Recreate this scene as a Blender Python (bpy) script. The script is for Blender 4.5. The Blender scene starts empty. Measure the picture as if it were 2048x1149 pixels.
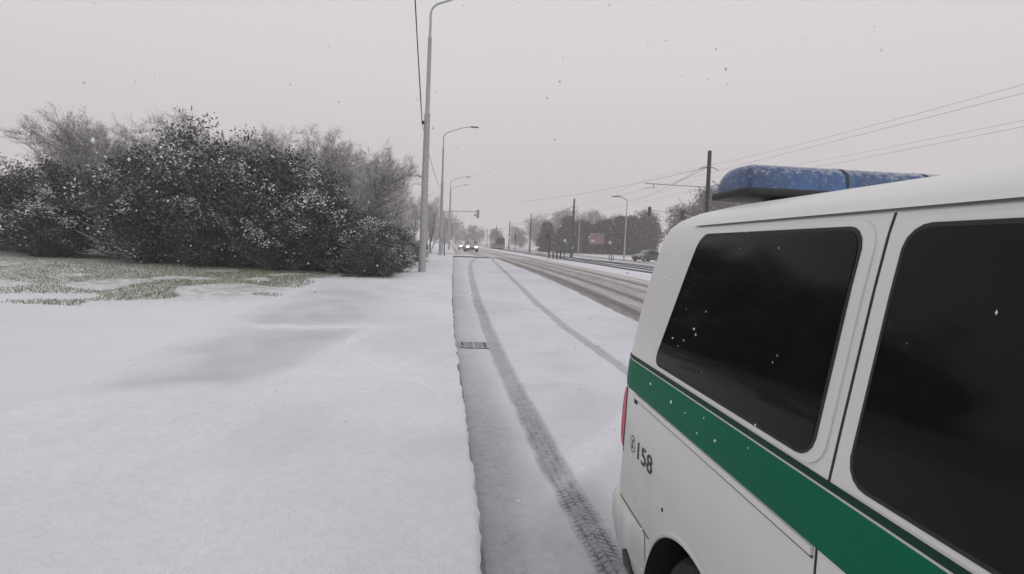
import bpy, bmesh, math, random
import numpy as np
from mathutils import Vector, Matrix

random.seed(7)
RNG = np.random.default_rng(7)
scene = bpy.context.scene
COL = scene.collection
rad = math.radians

# ------------------------------------------------------------------ camera
F_PX, W_PX, H_PX = 1060.0, 2048.0, 1149.0
CAM_H = 1.66
YAW, PITCH, ROLL = 0.121, 0.073, 0.04
_f = Vector((math.sin(YAW)*math.cos(PITCH), math.cos(YAW)*math.cos(PITCH), -math.sin(PITCH)))
_r0 = Vector((math.cos(YAW), -math.sin(YAW), 0))
_u0 = _r0.cross(_f)
_r = _r0*math.cos(ROLL) + _u0*math.sin(ROLL)
_u = _u0*math.cos(ROLL) - _r0*math.sin(ROLL)
cam_data = bpy.data.cameras.new('camera')
cam = bpy.data.objects.new('camera', cam_data)
COL.objects.link(cam)
M = Matrix.Identity(4)
for i in range(3):
    M[i][0], M[i][1], M[i][2] = _r[i], _u[i], -_f[i]
M[2][3] = CAM_H
cam.matrix_world = M
cam_data.sensor_fit = 'HORIZONTAL'
cam_data.sensor_width = 36
cam_data.lens = 36*F_PX/W_PX
cam_data.clip_start = 0.05
cam_data.clip_end = 5000
scene.camera = cam

# ------------------------------------------------------------------ sky (overcast, snowing)
world = bpy.data.worlds.new('World')
scene.world = world
world.use_nodes = True
wt = world.node_tree
for nd in list(wt.nodes):
    wt.nodes.remove(nd)
SUN_EL, SUN_ROT = rad(38), rad(150)
out = wt.nodes.new('ShaderNodeOutputWorld')
bg = wt.nodes.new('ShaderNodeBackground')
sky = wt.nodes.new('ShaderNodeTexSky')
sky.sky_type = 'NISHITA'
sky.sun_disc = False
sky.sun_elevation = SUN_EL
sky.sun_rotation = SUN_ROT
tc = wt.nodes.new('ShaderNodeTexCoord')
sep = wt.nodes.new('ShaderNodeSeparateXYZ')
wt.links.new(tc.outputs['Generated'], sep.inputs[0])
ramp = wt.nodes.new('ShaderNodeValToRGB')
ramp.color_ramp.elements[0].position = 0.0
ramp.color_ramp.elements[0].color = (4.75, 4.28, 4.26, 1)
ramp.color_ramp.elements[1].position = 0.75
ramp.color_ramp.elements[1].color = (6.9, 6.85, 7.25, 1)
e = ramp.color_ramp.elements.new(0.30)
e.color = (6.15, 5.88, 6.05, 1)
wt.links.new(sep.outputs['Z'], ramp.inputs[0])
mixw = wt.nodes.new('ShaderNodeMixRGB')       # thick cloud deck in front of the clear sky
mixw.inputs[0].default_value = 0.96
wt.links.new(sky.outputs[0], mixw.inputs[1])
wt.links.new(ramp.outputs[0], mixw.inputs[2])
wt.links.new(mixw.outputs[0], bg.inputs['Color'])
bg.inputs['Strength'].default_value = 0.10
wt.links.new(bg.outputs[0], out.inputs['Surface'])

sun_d = bpy.data.lights.new('sun', 'SUN')
sun_d.energy = 0.5
sun_d.angle = rad(60)
sun_d.color = (1.0, 0.97, 0.94)
sun = bpy.data.objects.new('sun', sun_d)
COL.objects.link(sun)
sun.rotation_euler = (rad(90)-SUN_EL, 0, rad(180)-SUN_ROT)

scene.view_settings.view_transform = 'Standard'
scene.view_settings.look = 'None'
scene.view_settings.exposure = 0.19
scene.view_settings.gamma = 1.0
scene.view_settings.use_curve_mapping = False
scene.render.engine = 'CYCLES'
cy = scene.cycles
cy.use_denoising = True
cy.max_bounces = 8
cy.diffuse_bounces = 3
cy.glossy_bounces = 3
cy.transparent_max_bounces = 8
cy.volume_bounces = 2
cy.sample_clamp_indirect = 6

# ------------------------------------------------------------------ terrain profile
_PY = np.array([-60, 0, 2.5, 8, 20, 44, 76, 150, 300, 600, 900.0])
_PZ = np.array([0, 0, .02, .19, .52, .76, .95, 1.5, 3.2, 7, 9.0])
_h = np.diff(_PY); _s = np.diff(_PZ)/_h
_m = np.zeros(len(_PY))
for k in range(1, len(_PY)-1):
    if _s[k-1]*_s[k] > 0:
        w1 = 2*_h[k]+_h[k-1]; w2 = _h[k]+2*_h[k-1]
        _m[k] = (w1+w2)/(w1/_s[k-1]+w2/_s[k])
_m[-1] = _s[-1]

def g(x, y):
    """road surface height"""
    x = np.asarray(x, float); y = np.asarray(y, float)
    yc = np.clip(y, _PY[0], _PY[-1])
    k = np.clip(np.searchsorted(_PY, yc, side='right')-1, 0, len(_h)-1)
    t = (yc-_PY[k])/_h[k]
    z = ((2*t**3-3*t**2+1)*_PZ[k] + (t**3-2*t**2+t)*_h[k]*_m[k]
         + (-2*t**3+3*t**2)*_PZ[k+1] + (t**3-t**2)*_h[k]*_m[k+1])
    return z - np.clip(x-4, 0, 22)*.015*np.clip(y/20, 0, 1)

def sm(a, b, x):
    t = np.clip((np.asarray(x, float)-a)/(b-a), 0, 1)
    return t*t*(3-2*t)

KERB_H = 0.12
def kx(y):
    return np.interp(y, [-5, 0, 4, 8, 14, 20, 30, 43, 60, 90], [.25, .24, .21, .13, .12, .17, .25, .35, .6, .7])

def gz(x, y):
    """height of the snowy ground sheet (dips under the paved sheets)"""
    x = np.asarray(x, float); y = np.asarray(y, float)
    left = 1-sm(-3.3, -3.0, x)
    z = g(x, y) + left*(KERB_H-.005) + np.clip(-3.3-x, 0, 30)*.018
    dip = sm(-3.3, -3.1, x)*(1-sm(8.7, 8.95, x))*(1-sm(330, 345, y))
    street = (1-sm(-3.3, -3.1, x))*sm(47, 47.4, y)*(1-sm(56.6, 57, y))*sm(-31, -30, x)
    z = z - .07*dip - street*(KERB_H+.06+np.clip(-3.3-x, 0, 30)*.018)
    z = z + .02*np.sin(x*.9+y*.13)*np.sin(y*.31)*(1-dip)*sm(9.2, 11, np.abs(x-3)+3)
    z = z + np.clip(y-90, 0, 300)*.012*sm(26, 60, x)*1.0 + np.clip(-x-20, 0, 300)*.03
    return z

def gzf(x, y):
    return float(gz(x, y))

# ------------------------------------------------------------------ helpers
def link(o, parent=None):
    COL.objects.link(o)
    if parent is not None:
        o.parent = parent
    return o

def empty(name, loc=(0, 0, 0), rz=0.0):
    o = bpy.data.objects.new(name, None)
    o.empty_display_size = 0.2
    o.location = loc
    o.rotation_euler = (0, 0, rz)
    return link(o)

def tag(o, label, cat, group=None):
    o['label'] = label
    o['category'] = cat
    if group:
        o['group'] = group
    return o

def struct(o):
    o['kind'] = 'structure'
    return o

def np_mesh(name, verts, faces, mat=None, smooth=False):
    """verts (n,3), faces (m,k) array or list of arrays of one k each"""
    me = bpy.data.meshes.new(name)
    verts = np.asarray(verts, np.float32)
    if isinstance(faces, np.ndarray):
        faces = [faces]
    faces = [np.asarray(f, np.int32) for f in faces if len(f)]
    loops = np.concatenate([f.ravel() for f in faces])
    tot = np.concatenate([np.full(len(f), f.shape[1], np.int32) for f in faces])
    start = np.concatenate([[0], np.cumsum(tot)[:-1]]).astype(np.int32)
    me.vertices.add(len(verts)); me.vertices.foreach_set('co', verts.ravel())
    me.loops.add(len(loops)); me.loops.foreach_set('vertex_index', loops)
    me.polygons.add(len(tot)); me.polygons.foreach_set('loop_start', start); me.polygons.foreach_set('loop_total', tot)
    if smooth:
        me.polygons.foreach_set('use_smooth', np.ones(len(tot), bool))
    me.update(calc_edges=True)
    if mat:
        me.materials.append(mat)
    return me

class MB:
    """collects simple shapes into one mesh"""
    def __init__(self):
        self.v = []; self.f = []
    def add(self, vs, fs):
        o = len(self.v)
        self.v += [tuple(p) for p in vs]
        self.f += [tuple(i+o for i in q) for q in fs]
        return self
    def box(self, x0, x1, y0, y1, z0, z1, taper=0.0):
        t = taper
        vs = [(x0, y0, z0), (x1, y0, z0), (x1, y1, z0), (x0, y1, z0),
              (x0+t, y0+t, z1), (x1-t, y0+t, z1), (x1-t, y1-t, z1), (x0+t, y1-t, z1)]
        return self.add(vs, [(3, 2, 1, 0), (4, 5, 6, 7), (0, 1, 5, 4), (1, 2, 6, 5), (2, 3, 7, 6), (3, 0, 4, 7)])
    def bbox(self, x0, x1, y0, y1, z0, z1, b=0.02):
        """box with chamfered edges"""
        bm = bmesh.new()
        bmesh.ops.create_cube(bm, size=1)
        for v in bm.verts:
            v.co = Vector(((x0+x1)/2+v.co.x*(x1-x0), (y0+y1)/2+v.co.y*(y1-y0), (z0+z1)/2+v.co.z*(z1-z0)))
        bmesh.ops.bevel(bm, geom=list(bm.edges), offset=b, segments=2, affect='EDGES', profile=.6)
        bm.verts.index_update()
        vs = [v.co.copy() for v in bm.verts]; fs = [[v.index for v in q.verts] for q in bm.faces]
        bm.free()
        return self.add(vs, fs)
    def tube(self, pts, r, n=8, cap=True):
        pts = [Vector(p) for p in pts]
        if not hasattr(r, '__len__'):
            r = [r]*len(pts)
        vs = []; fs = []
        ref = None
        for i, p in enumerate(pts):
            d = (pts[min(i+1, len(pts)-1)]-pts[max(i-1, 0)]).normalized()
            if ref is None:
                ref = Vector((1, 0, 0)) if abs(d.x) < .8 else Vector((0, 1, 0))
            a = (ref-d*ref.dot(d)).normalized(); ref = a
            b = d.cross(a)
            for k in range(n):
                t = 2*math.pi*k/n
                vs.append(p+(a*math.cos(t)+b*math.sin(t))*r[i])
        for i in range(len(pts)-1):
            for k in range(n):
                fs.append((i*n+k, i*n+(k+1) % n, (i+1)*n+(k+1) % n, (i+1)*n+k))
        if cap:
            fs.append(tuple(range(n-1, -1, -1)))
            fs.append(tuple((len(pts)-1)*n+k for k in range(n)))
        return self.add(vs, fs)
    def lathe(self, prof, n=24, axis='z', c=(0, 0, 0)):
        """prof: list of (radius, height along the axis)"""
        vs = []; fs = []
        for r, h in prof:
            for k in range(n):
                t = 2*math.pi*k/n
                a, b = r*math.cos(t), r*math.sin(t)
                p = {'z': (a, b, h), 'y': (b, h, a), 'x': (h, a, b)}[axis]
                vs.append((p[0]+c[0], p[1]+c[1], p[2]+c[2]))
        for i in range(len(prof)-1):
            for k in range(n):
                fs.append((i*n+k, i*n+(k+1) % n, (i+1)*n+(k+1) % n, (i+1)*n+k))
        return self.add(vs, fs)
    def grid(self, rows, closed=False):
        """rows: list of equal-length point lists"""
        m = len(rows[0]); vs = [p for r in rows for p in r]; fs = []
        for i in range(len(rows)-1):
            for k in range(m if closed else m-1):
                fs.append((i*m+k, i*m+(k+1) % m, (i+1)*m+(k+1) % m, (i+1)*m+k))
        return self.add(vs, fs)
    def mesh(self, name, mat, smooth=False, fix=True):
        me = bpy.data.meshes.new(name)
        me.from_pydata([tuple(p) for p in self.v], [], self.f)
        if fix:
            bm = bmesh.new(); bm.from_mesh(me)
            bmesh.ops.recalc_face_normals(bm, faces=bm.faces)
            bm.to_mesh(me); bm.free()
        if mat:
            me.materials.append(mat)
        if smooth:
            me.polygons.foreach_set('use_smooth', [True]*len(me.polygons))
            try:
                me.set_sharp_from_angle(angle=rad(38))
            except Exception:
                pass
        me.update()
        return me
    def build(self, name, mat, parent=None, smooth=False):
        return link(bpy.data.objects.new(name, self.mesh(name, mat, smooth)), parent)

def copy_tree(o, parent=None):
    c = o.copy(); COL.objects.link(c); c.parent = parent
    for ch in o.children:
        copy_tree(ch, c)
    return c

ORD = ('first', 'second', 'third', 'fourth', 'fifth', 'sixth', 'seventh', 'eighth', 'ninth', 'tenth', 'eleventh',
       'twelfth', 'thirteenth', 'fourteenth', 'fifteenth', 'sixteenth', 'seventeenth', 'eighteenth', 'nineteenth',
       'twentieth').__add__(tuple('twenty-'+w for w in 'first second third fourth fifth sixth seventh eighth ninth'.split())).__add__(('thirtieth',)).__add__(tuple('thirty-'+w for w in 'first second third fourth fifth sixth seventh eighth ninth'.split()))

# ------------------------------------------------------------------ materials
def newmat(name):
    m = bpy.data.materials.new(name); m.use_nodes = True
    return m, m.node_tree, m.node_tree.nodes['Principled BSDF']

def nnode(nt, t, **kw):
    n = nt.nodes.new(t)
    for k, v in kw.items():
        setattr(n, k, v)
    return n

def noise(nt, scale, detail=4, rough=.55, vec=None, dist=0.0):
    n = nnode(nt, 'ShaderNodeTexNoise')
    n.inputs['Scale'].default_value = scale; n.inputs['Detail'].default_value = detail
    n.inputs['Roughness'].default_value = rough; n.inputs['Distortion'].default_value = dist
    if vec is None:
        t = nt.nodes.get('TC') or nnode(nt, 'ShaderNodeTexCoord', name='TC')
        vec = t.outputs['Object']
    nt.links.new(vec, n.inputs['Vector'])
    return n.outputs['Fac']

def cramp(nt, fac, stops):
    r = nnode(nt, 'ShaderNodeValToRGB')
    el = r.color_ramp.elements
    while len(el) < len(stops):
        el.new(.5)
    for e, (p, c) in zip(el, stops):
        e.position = p; e.color = (*c, 1) if len(c) == 3 else c
    nt.links.new(fac, r.inputs[0])
    return r.outputs[0]

def mixc(nt, fac, a, b, mode='MIX'):
    m = nnode(nt, 'ShaderNodeMixRGB', blend_type=mode)
    for i, s in ((0, fac), (1, a), (2, b)):
        if hasattr(s, 'is_linked'):
            nt.links.new(s, m.inputs[i])
        else:
            m.inputs[i].default_value = s if i == 0 else (*s, 1)
    return m.outputs[0]

def mathn(nt, op, a, b=None, c=None, clamp=False):
    m = nnode(nt, 'ShaderNodeMath', operation=op, use_clamp=clamp)
    for i, s in enumerate((a, b, c)):
        if s is None:
            continue
        if hasattr(s, 'is_linked'):
            nt.links.new(s, m.inputs[i])
        else:
            m.inputs[i].default_value = s
    return m.outputs[0]

def bump(nt, bsdf, h, strength=.3, dist=.02):
    b = nnode(nt, 'ShaderNodeBump')
    b.inputs['Strength'].default_value = strength; b.inputs['Distance'].default_value = dist
    nt.links.new(h, b.inputs['Height']); nt.links.new(b.outputs[0], bsdf.inputs['Normal'])

def attr(nt, name):
    return nnode(nt, 'ShaderNodeAttribute', attribute_name=name).outputs['Fac']

def simple(name, col, rough=.6, metal=0.0, var=.15, vscale=6.0, spec=.5, bumpy=0.0):
    m, nt, b = newmat(name)
    f = noise(nt, vscale, 5)
    lo = tuple(c*(1-var) for c in col); hi = tuple(min(1, c*(1+var)) for c in col)
    nt.links.new(cramp(nt, f, [(.3, lo), (.7, hi)]), b.inputs['Base Color'])
    b.inputs['Roughness'].default_value = rough; b.inputs['Metallic'].default_value = metal
    b.inputs['Specular IOR Level'].default_value = spec
    if bumpy:
        bump(nt, b, noise(nt, vscale*6, 4), bumpy, .01)
    return m

def emis(name, col, strength):
    m, nt, b = newmat(name)
    b.inputs['Base Color'].default_value = (*col, 1)
    b.inputs['Emission Color'].default_value = (*col, 1)
    b.inputs['Emission Strength'].default_value = strength
    return m

SNOW = (.80, .80, .82)

def snow_dusted(name, col, rough=.7, lo=.35, hi=.8, amount=.9, var=.25, vscale=5.0, spec=.3):
    """surface with snow lying on its upward faces"""
    m, nt, b = newmat(name)
    f = noise(nt, vscale, 5)
    base = cramp(nt, f, [(.3, tuple(c*(1-var) for c in col)), (.7, tuple(c*(1+var) for c in col))])
    geo = nnode(nt, 'ShaderNodeNewGeometry')
    s = nnode(nt, 'ShaderNodeSeparateXYZ'); nt.links.new(geo.outputs['True Normal'], s.inputs[0])
    t = mathn(nt, 'ADD', s.outputs['Z'], mathn(nt, 'MULTIPLY_ADD', noise(nt, 3.1, 4), .8, -.4))
    mr = nnode(nt, 'ShaderNodeMapRange'); mr.inputs[1].default_value = lo; mr.inputs[2].default_value = hi
    mr.inputs[4].default_value = amount
    nt.links.new(t, mr.inputs[0])
    nt.links.new(mixc(nt, mr.outputs[0], base, SNOW), b.inputs['Base Color'])
    b.inputs['Roughness'].default_value = rough; b.inputs['Specular IOR Level'].default_value = spec
    return m

def snow_ground_mat():
    m, nt, b = newmat('snow_ground')
    big = noise(nt, .35, 6, .6); fine = noise(nt, 9, 8, .7); fin2 = noise(nt, 60, 4, .6)
    col = cramp(nt, big, [(.3, (.655, .655, .675)), (.65, (.735, .735, .755))])
    # blades of grass and brown ground showing through thin snow, where the attribute says the cover is thin
    gr = cramp(nt, noise(nt, 2.2, 6, .75), [(.35, (.15, .17, .10)), (.7, (.34, .37, .26))])
    thin = attr(nt, 'thin')
    brk = mathn(nt, 'MULTIPLY', thin, cramp(nt, noise(nt, 5.0, 8, .75), [(.38, (0, 0, 0)), (.60, (.8, .8, .8))]))
    dirty = attr(nt, 'dirty')
    dcol = cramp(nt, noise(nt, .8, 6, .7), [(.3, (.26, .255, .25)), (.7, (.50, .49, .485))])
    col = mixc(nt, brk, col, gr)
    col = mixc(nt, dirty, col, dcol)
    nt.links.new(col, b.inputs['Base Color'])
    b.inputs['Roughness'].default_value = .85; b.inputs['Specular IOR Level'].default_value = .15
    bump(nt, b, mathn(nt, 'ADD', fine, mathn(nt, 'MULTIPLY', fin2, .35)), .35, .03)
    return m

def pave_mat(name, under, thinc):
    """snow on paving: attribute cover 1 = full snow, 0 = bare; tread gives the tyre print"""
    m, nt, b = newmat(name)
    cov = attr(nt, 'cover'); tread = attr(nt, 'tread')
    n1 = noise(nt, 14, 8, .7); n2 = noise(nt, 90, 4, .6); n0 = noise(nt, 1.1, 5, .6)
    snow = cramp(nt, n0, [(.3, (.71, .71, .735)), (.7, (.79, .79, .81))])
    # tread: slanted lugs and long grooves, smeared in places
    lat = attr(nt, 'lat')
    sp = nnode(nt, 'ShaderNodeSeparateXYZ'); nt.links.new(nt.nodes['TC'].outputs['Object'], sp.inputs[0])
    wig = mathn(nt, 'MULTIPLY_ADD', noise(nt, 16, 3, .6), 2.6, -1.3)
    ph = mathn(nt, 'ADD', mathn(nt, 'MULTIPLY', sp.outputs['Y'], 150.0), mathn(nt, 'MULTIPLY', mathn(nt, 'ABSOLUTE', lat), 95.0))
    lug = cramp(nt, mathn(nt, 'MULTIPLY_ADD', mathn(nt, 'SINE', mathn(nt, 'ADD', ph, wig)), .5, .5), [(.55, (0, 0, 0)), (.85, (1, 1, 1))])
    grv = cramp(nt, mathn(nt, 'MULTIPLY_ADD', mathn(nt, 'COSINE', mathn(nt, 'MULTIPLY', mathn(nt, 'ADD', lat, mathn(nt, 'MULTIPLY', wig, .002)), 118.0)), .5, .5), [(.72, (0, 0, 0)), (.92, (1, 1, 1))])
    blk = mathn(nt, 'MAXIMUM', lug, grv)
    t2 = mathn(nt, 'MULTIPLY', tread, mathn(nt, 'ADD', mathn(nt, 'MULTIPLY', mathn(nt, 'MULTIPLY', blk, cramp(nt, noise(nt, 11, 6, .75), [(.40, (.05, .05, .05)), (.64, (1, 1, 1))])), .38), -.08))
    grainy = mathn(nt, 'MULTIPLY_ADD', n1, 2.2, -1.1)
    k = mathn(nt, 'MULTIPLY', mathn(nt, 'SUBTRACT', 1.0, cov, clamp=True), 1.0)
    k2 = mathn(nt, 'ADD', k, mathn(nt, 'MULTIPLY', mathn(nt, 'ADD', grainy, mathn(nt, 'MULTIPLY_ADD', n2, 2.4, -1.2)),
                                  mathn(nt, 'MULTIPLY', k, mathn(nt, 'SUBTRACT', 1.15, k))))
    k2 = mathn(nt, 'ADD', k2, t2, clamp=True)
    col = mixc(nt, cramp(nt, k2, [(.0, (0, 0, 0)), (.5, (.5, .5, .5)), (1.0, (1, 1, 1))]), snow, under)
    grain = cramp(nt, mathn(nt, 'ADD', mathn(nt, 'MULTIPLY', n2, .6), mathn(nt, 'MULTIPLY', n1, .4)), [(.36, (.80, .80, .81)), (.57, (1, 1, 1))])
    col = mixc(nt, 1.0, col, grain, 'MULTIPLY')
    nt.links.new(col, b.inputs['Base Color'])
    b.inputs['Roughness'].default_value = .8; b.inputs['Specular IOR Level'].default_value = .2
    h = mathn(nt, 'SUBTRACT', mathn(nt, 'ADD', mathn(nt, 'MULTIPLY', n1, .6), mathn(nt, 'MULTIPLY', n2, .35)),
              mathn(nt, 'MULTIPLY', t2, 1.6))
    bump(nt, b, h, .45, .014)
    return m

def slush_mat():
    m, nt, b = newmat('road_slush')
    rut = attr(nt, 'rut')
    mp = nnode(nt, 'ShaderNodeMapping'); mp.inputs['Scale'].default_value = (5.0, .8, 1)
    tcn = nnode(nt, 'ShaderNodeTexCoord', name='TC')
    nt.links.new(tcn.outputs['Object'], mp.inputs[0])
    st = noise(nt, 1.0, 7, .7, mp.outputs[0]); fn = noise(nt, 12, 7, .7)
    v = mathn(nt, 'ADD', rut, mathn(nt, 'ADD', mathn(nt, 'MULTIPLY_ADD', st, .7, -.35), mathn(nt, 'MULTIPLY_ADD', fn, .5, -.25)), clamp=True)
    col = cramp(nt, v, [(.0, (.74, .725, .725)), (.25, (.58, .556, .54)), (.5, (.36, .334, .312)), (.75, (.165, .150, .138)), (1.0, (.075, .068, .061))])
    nt.links.new(col, b.inputs['Base Color'])
    nt.links.new(cramp(nt, v, [(.4, (.8, .8, .8)), (1, (.42, .42, .42))]), b.inputs['Roughness'])
    b.inputs['Specular IOR Level'].default_value = .35
    bump(nt, b, mathn(nt, 'ADD', st, fn), .5, .03)
    return m

M_SNOW = snow_ground_mat()
M_WALK = pave_mat('snowy_footway', (.16, .16, .165), 0)
M_BAY = pave_mat('snowy_asphalt', (.10, .10, .103), 0)
M_ROAD = slush_mat()
M_KERB = simple('kerb_granite', (.17, .168, .165), .8, var=.35, vscale=14, bumpy=.4)
M_FLAKE = simple('snow_flake', SNOW, .7, var=.02)
M_GALV = simple('galvanised_steel', (.36, .365, .37), .5, .35, .12, 9)
M_CONC = simple('lamp_base_concrete', (.37, .37, .355), .8, 0, .18, 11, bumpy=.2)
M_DARKM = simple('dark_painted_steel', (.030, .032, .034), .5, .2, .2, 8)
M_HEAD = simple('lamp_head_grey', (.07, .072, .076), .45, .3, .15)
M_RUBBER = simple('tyre_rubber', (.018, .018, .019), .85, 0, .3, 20)
M_RIM = simple('wheel_steel', (.25, .25, .26), .35, .8, .1)
M_WIRE = simple('wire', (.04, .04, .042), .6, .3)
M_BARK = snow_dusted('bark_snow', (.075, .066, .06), .85, .15, .75, .85)
M_TWIG = snow_dusted('twig_snow', (.15, .14, .134), .85, -.25, .6, .9)
M_FROST = snow_dusted('frosted_twig', (.24, .235, .235), .85, -.5, .5, .95)
M_BLACKP = simple('black_plastic', (.012, .012, .013), .5, 0, .2)

def leaf_mat(name, stops, rough=.55):
    m, nt, b = newmat(name)
    geo = nnode(nt, 'ShaderNodeNewGeometry')
    nt.links.new(cramp(nt, geo.outputs['Random Per Island'], stops), b.inputs['Base Color'])
    b.inputs['Roughness'].default_value = rough
    b.inputs['Specular IOR Level'].default_value = .35
    return m

M_LEAF = leaf_mat('shrub_leaf', [(.0, (.010, .014, .009)), (.5, (.024, .028, .019)), (.72, (.075, .076, .062)), (.9, (.17, .168, .155)), (1.0, (.34, .335, .33))])
M_NEEDLE = leaf_mat('pine_needle', [(.0, (.014, .019, .014)), (.6, (.026, .033, .025)), (.93, (.075, .085, .075)), (.97, (.35, .36, .37)), (1.0, (.6, .6, .62))], .7)
M_DENSE = leaf_mat('dense_twigs', [(.0, (.02, .022, .019)), (.6, (.042, .042, .038)), (.90, (.12, .118, .11)), (.97, (.4, .4, .4)), (1.0, (.6, .6, .62))], .7)
M_GRASS = leaf_mat('grass_blade', [(.0, (.09, .12, .055)), (.5, (.16, .21, .10)), (.8, (.27, .30, .18)), (1.0, (.65, .66, .66))], .6)

# ------------------------------------------------------------------ ground sheets
def axis_lines(segs):
    out = []
    for a, b, st in segs:
        n = max(1, int(round((b-a)/st)))
        out += list(np.linspace(a, b, n, endpoint=False))
    out.append(segs[-1][1])
    return np.array(out)

def sheet(name, X, Y, Z, mat, attrs=None, skirt=0.0):
    ny, nx = X.shape
    V = np.stack([X, Y, Z], -1).reshape(-1, 3)
    idx = np.arange(ny*nx).reshape(ny, nx)
    Fq = np.stack([idx[:-1, :-1], idx[:-1, 1:], idx[1:, 1:], idx[1:, :-1]], -1).reshape(-1, 4)
    me = np_mesh(name, V, Fq, mat, True)
    for k, a in (attrs or {}).items():
        at = me.attributes.new(k, 'FLOAT', 'POINT')
        at.data.foreach_set('value', np.asarray(a, np.float32).ravel())
    return link(bpy.data.objects.new(name, me))

def vnoise(x, y, s, seed=0):
    """cheap smooth noise, -1..1"""
    x = np.asarray(x)*s; y = np.asarray(y)*s
    r = np.zeros(np.broadcast(x, y).shape)
    q = np.random.default_rng(seed)
    for k in range(6):
        a = q.uniform(0, 6.28); f = q.uniform(.6, 1.9); p = q.uniform(0, 6.28)
        r = r + np.sin((x*np.cos(a)+y*np.sin(a))*f + p + 1.3*np.sin((x*np.sin(a)-y*np.cos(a))*f*.7+p*2))
    return r/6*1.6

# base terrain
xs = axis_lines([(-420, -60, 24), (-60, -20, 3), (-20, -3.6, .4), (-3.6, -2.9, .1), (-2.9, 8.6, .9), (8.6, 9.3, .12), (9.3, 28, .4), (28, 70, 3), (70, 420, 25)])
ys = axis_lines([(-50, -4, 6), (-4, 60, .4), (60, 130, 1.5), (130, 350, 6), (350, 900, 25)])
X, Y = np.meshgrid(xs, ys)
thin = sm(-3.3, -4.6, X)*sm(9.5, 13.5, Y+.4*vnoise(X, Y, 1.2, 3))*(1-sm(30, 44, Y))*sm(-40, -20, X)
dirty = sm(19.5, 20.3, X)*(1-sm(27, 28, X))*1.0*sm(-30, 10, Y) + sm(47, 48, Y)*(1-sm(56, 57, Y))*sm(9, 9.5, X)*(1-sm(60, 70, X))*.5
gb = struct(sheet('ground', X, Y, gz(X, Y), M_SNOW, {'thin': thin, 'dirty': np.clip(dirty, 0, 1)}))

ysn = axis_lines([(-4, 1.5, .25), (1.5, 9, .03), (9, 16, .07), (16, 30, .15), (30, 43.6, .4)])
# footway, snow covered, with a ragged snow edge hanging over the kerb
fx = np.concatenate([np.linspace(-3.45, -.4, 60), np.linspace(-.35, 0, 26)])
X = np.repeat(fx[None, :], len(ysn), 0); Y = np.repeat(ysn[:, None], len(fx), 1)
edge = kx(Y) - .004 + .011*vnoise(Y, Y*0, 6, 5) + .006*vnoise(Y, Y*0, 23, 6)
X = np.where(X > -.4, -.4 + (X+.4)/.4*(edge+.4), X)
soft = .25*vnoise(X, Y, 2.5, 71)+.12*vnoise(X, Y, 7, 72)
thinA = sm(8.45, 9.0, Y+soft)*(1-sm(12.0, 16.5, Y))*(1-sm(-2.2, -.5, X+soft))
dl = -1.16 + (Y-8.26)*(.49/3.06)
thinB = sm(4.9, 5.5, Y+.25*vnoise(X, Y, 2, 9))*(1-sm(7.9, 8.35, Y+soft*.4))*(1-sm(dl-.4, dl+.02, X+soft*.35))
thinC = .35*sm(2.2, 1.2, Y)*sm(-.3, .6, vnoise(X, Y, 1.5, 8))
fadeL = sm(-3.42, -2.7, X+soft*.6)
thinA = thinA*(.30+.70*fadeL); thinB = thinB*fadeL
ridge = np.exp(-((Y-8.42-.03*np.sin(X*3))/.07)**2)*(1-sm(-1.3, -.8, X)) + np.exp(-((X-dl)/.07)**2)*sm(5.0, 5.6, Y)*(1-sm(8.1, 8.4, Y))
patch = .07*sm(.1, .8, vnoise(X, Y, .8, 12)) + .05*sm(.2, .9, vnoise(X, Y, 3.2, 13))
cover = 1 - np.clip((.24+.08*vnoise(X, Y, 5, 73))*np.maximum(thinA, thinB) + patch + .05*sm(5.5, 2.5, Y) + .1*thinC - .3*ridge, 0, .6)
drop = sm(.03, 0, edge-X)
Z = g(X, Y) + KERB_H + .012 + .005*vnoise(X, Y, 2.2, 2) + .004*vnoise(X, Y, 9, 4) + .012*ridge - .035*drop
walk = struct(sheet('footway', X, Y, Z, M_WALK, {'cover': cover, 'tread': X*0, 'lat': X*0}))

# lay-by asphalt with thin snow, tyre tracks, wet gutter
def trackL(y): return np.interp(y, [-5, 2.5, 3.6, 5.6, 7.5, 11, 15.5, 23, 31, 38, 43.6], [1.1, .93, .84, .77, .72, .72, .76, .95, 1.28, 1.75, 2.3])
def trackR(y): return np.interp(y, [-5, 6.5, 9.5, 14, 20.5, 28.6, 36, 43.6], [2.5, 2.33, 2.18, 2.2, 2.41, 2.78, 3.1, 3.5])
bx = axis_lines([(0.08, 1.3, .022), (1.3, 1.9, .06), (1.9, 2.8, .03), (2.8, 3.86, .06)])
X = np.repeat(bx[None, :], len(ysn), 0); Y = np.repeat(ysn[:, None], len(bx), 1)
wob = .02*vnoise(Y, X*0, 1.1, 21)
def band(c, hw, soft):
    return 1-sm(hw-soft, hw+soft, np.abs(X-c-wob))
rag = .015*vnoise(X, Y, 9, 22)
bL = 1-sm(.07, .14, np.abs(X-trackL(Y)-wob)+rag)
bR = 1-sm(.07, .11, np.abs(X-trackR(Y)-wob)+rag)
fresh = np.interp(Y, [1, 3.0, 3.9, 6, 12, 30], [.70, .66, .52, .40, .35, .28])
drift = np.exp(-((Y-3.9-(X-1.1)*1.35)/.16)**2)*sm(.55, .8, X)
gut = (1-sm(.15, .60, X-kx(Y)+.05*vnoise(X, Y, 3, 23)))*np.interp(Y, [1, 4, 7, 9, 20], [.46, .42, .28, .20, .15])
gut2 = .30*sm(4.2, 3.0, Y+.3*vnoise(X, Y, 2.2, 25))*(1-sm(.75, 1.0, X-kx(Y)))
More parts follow.
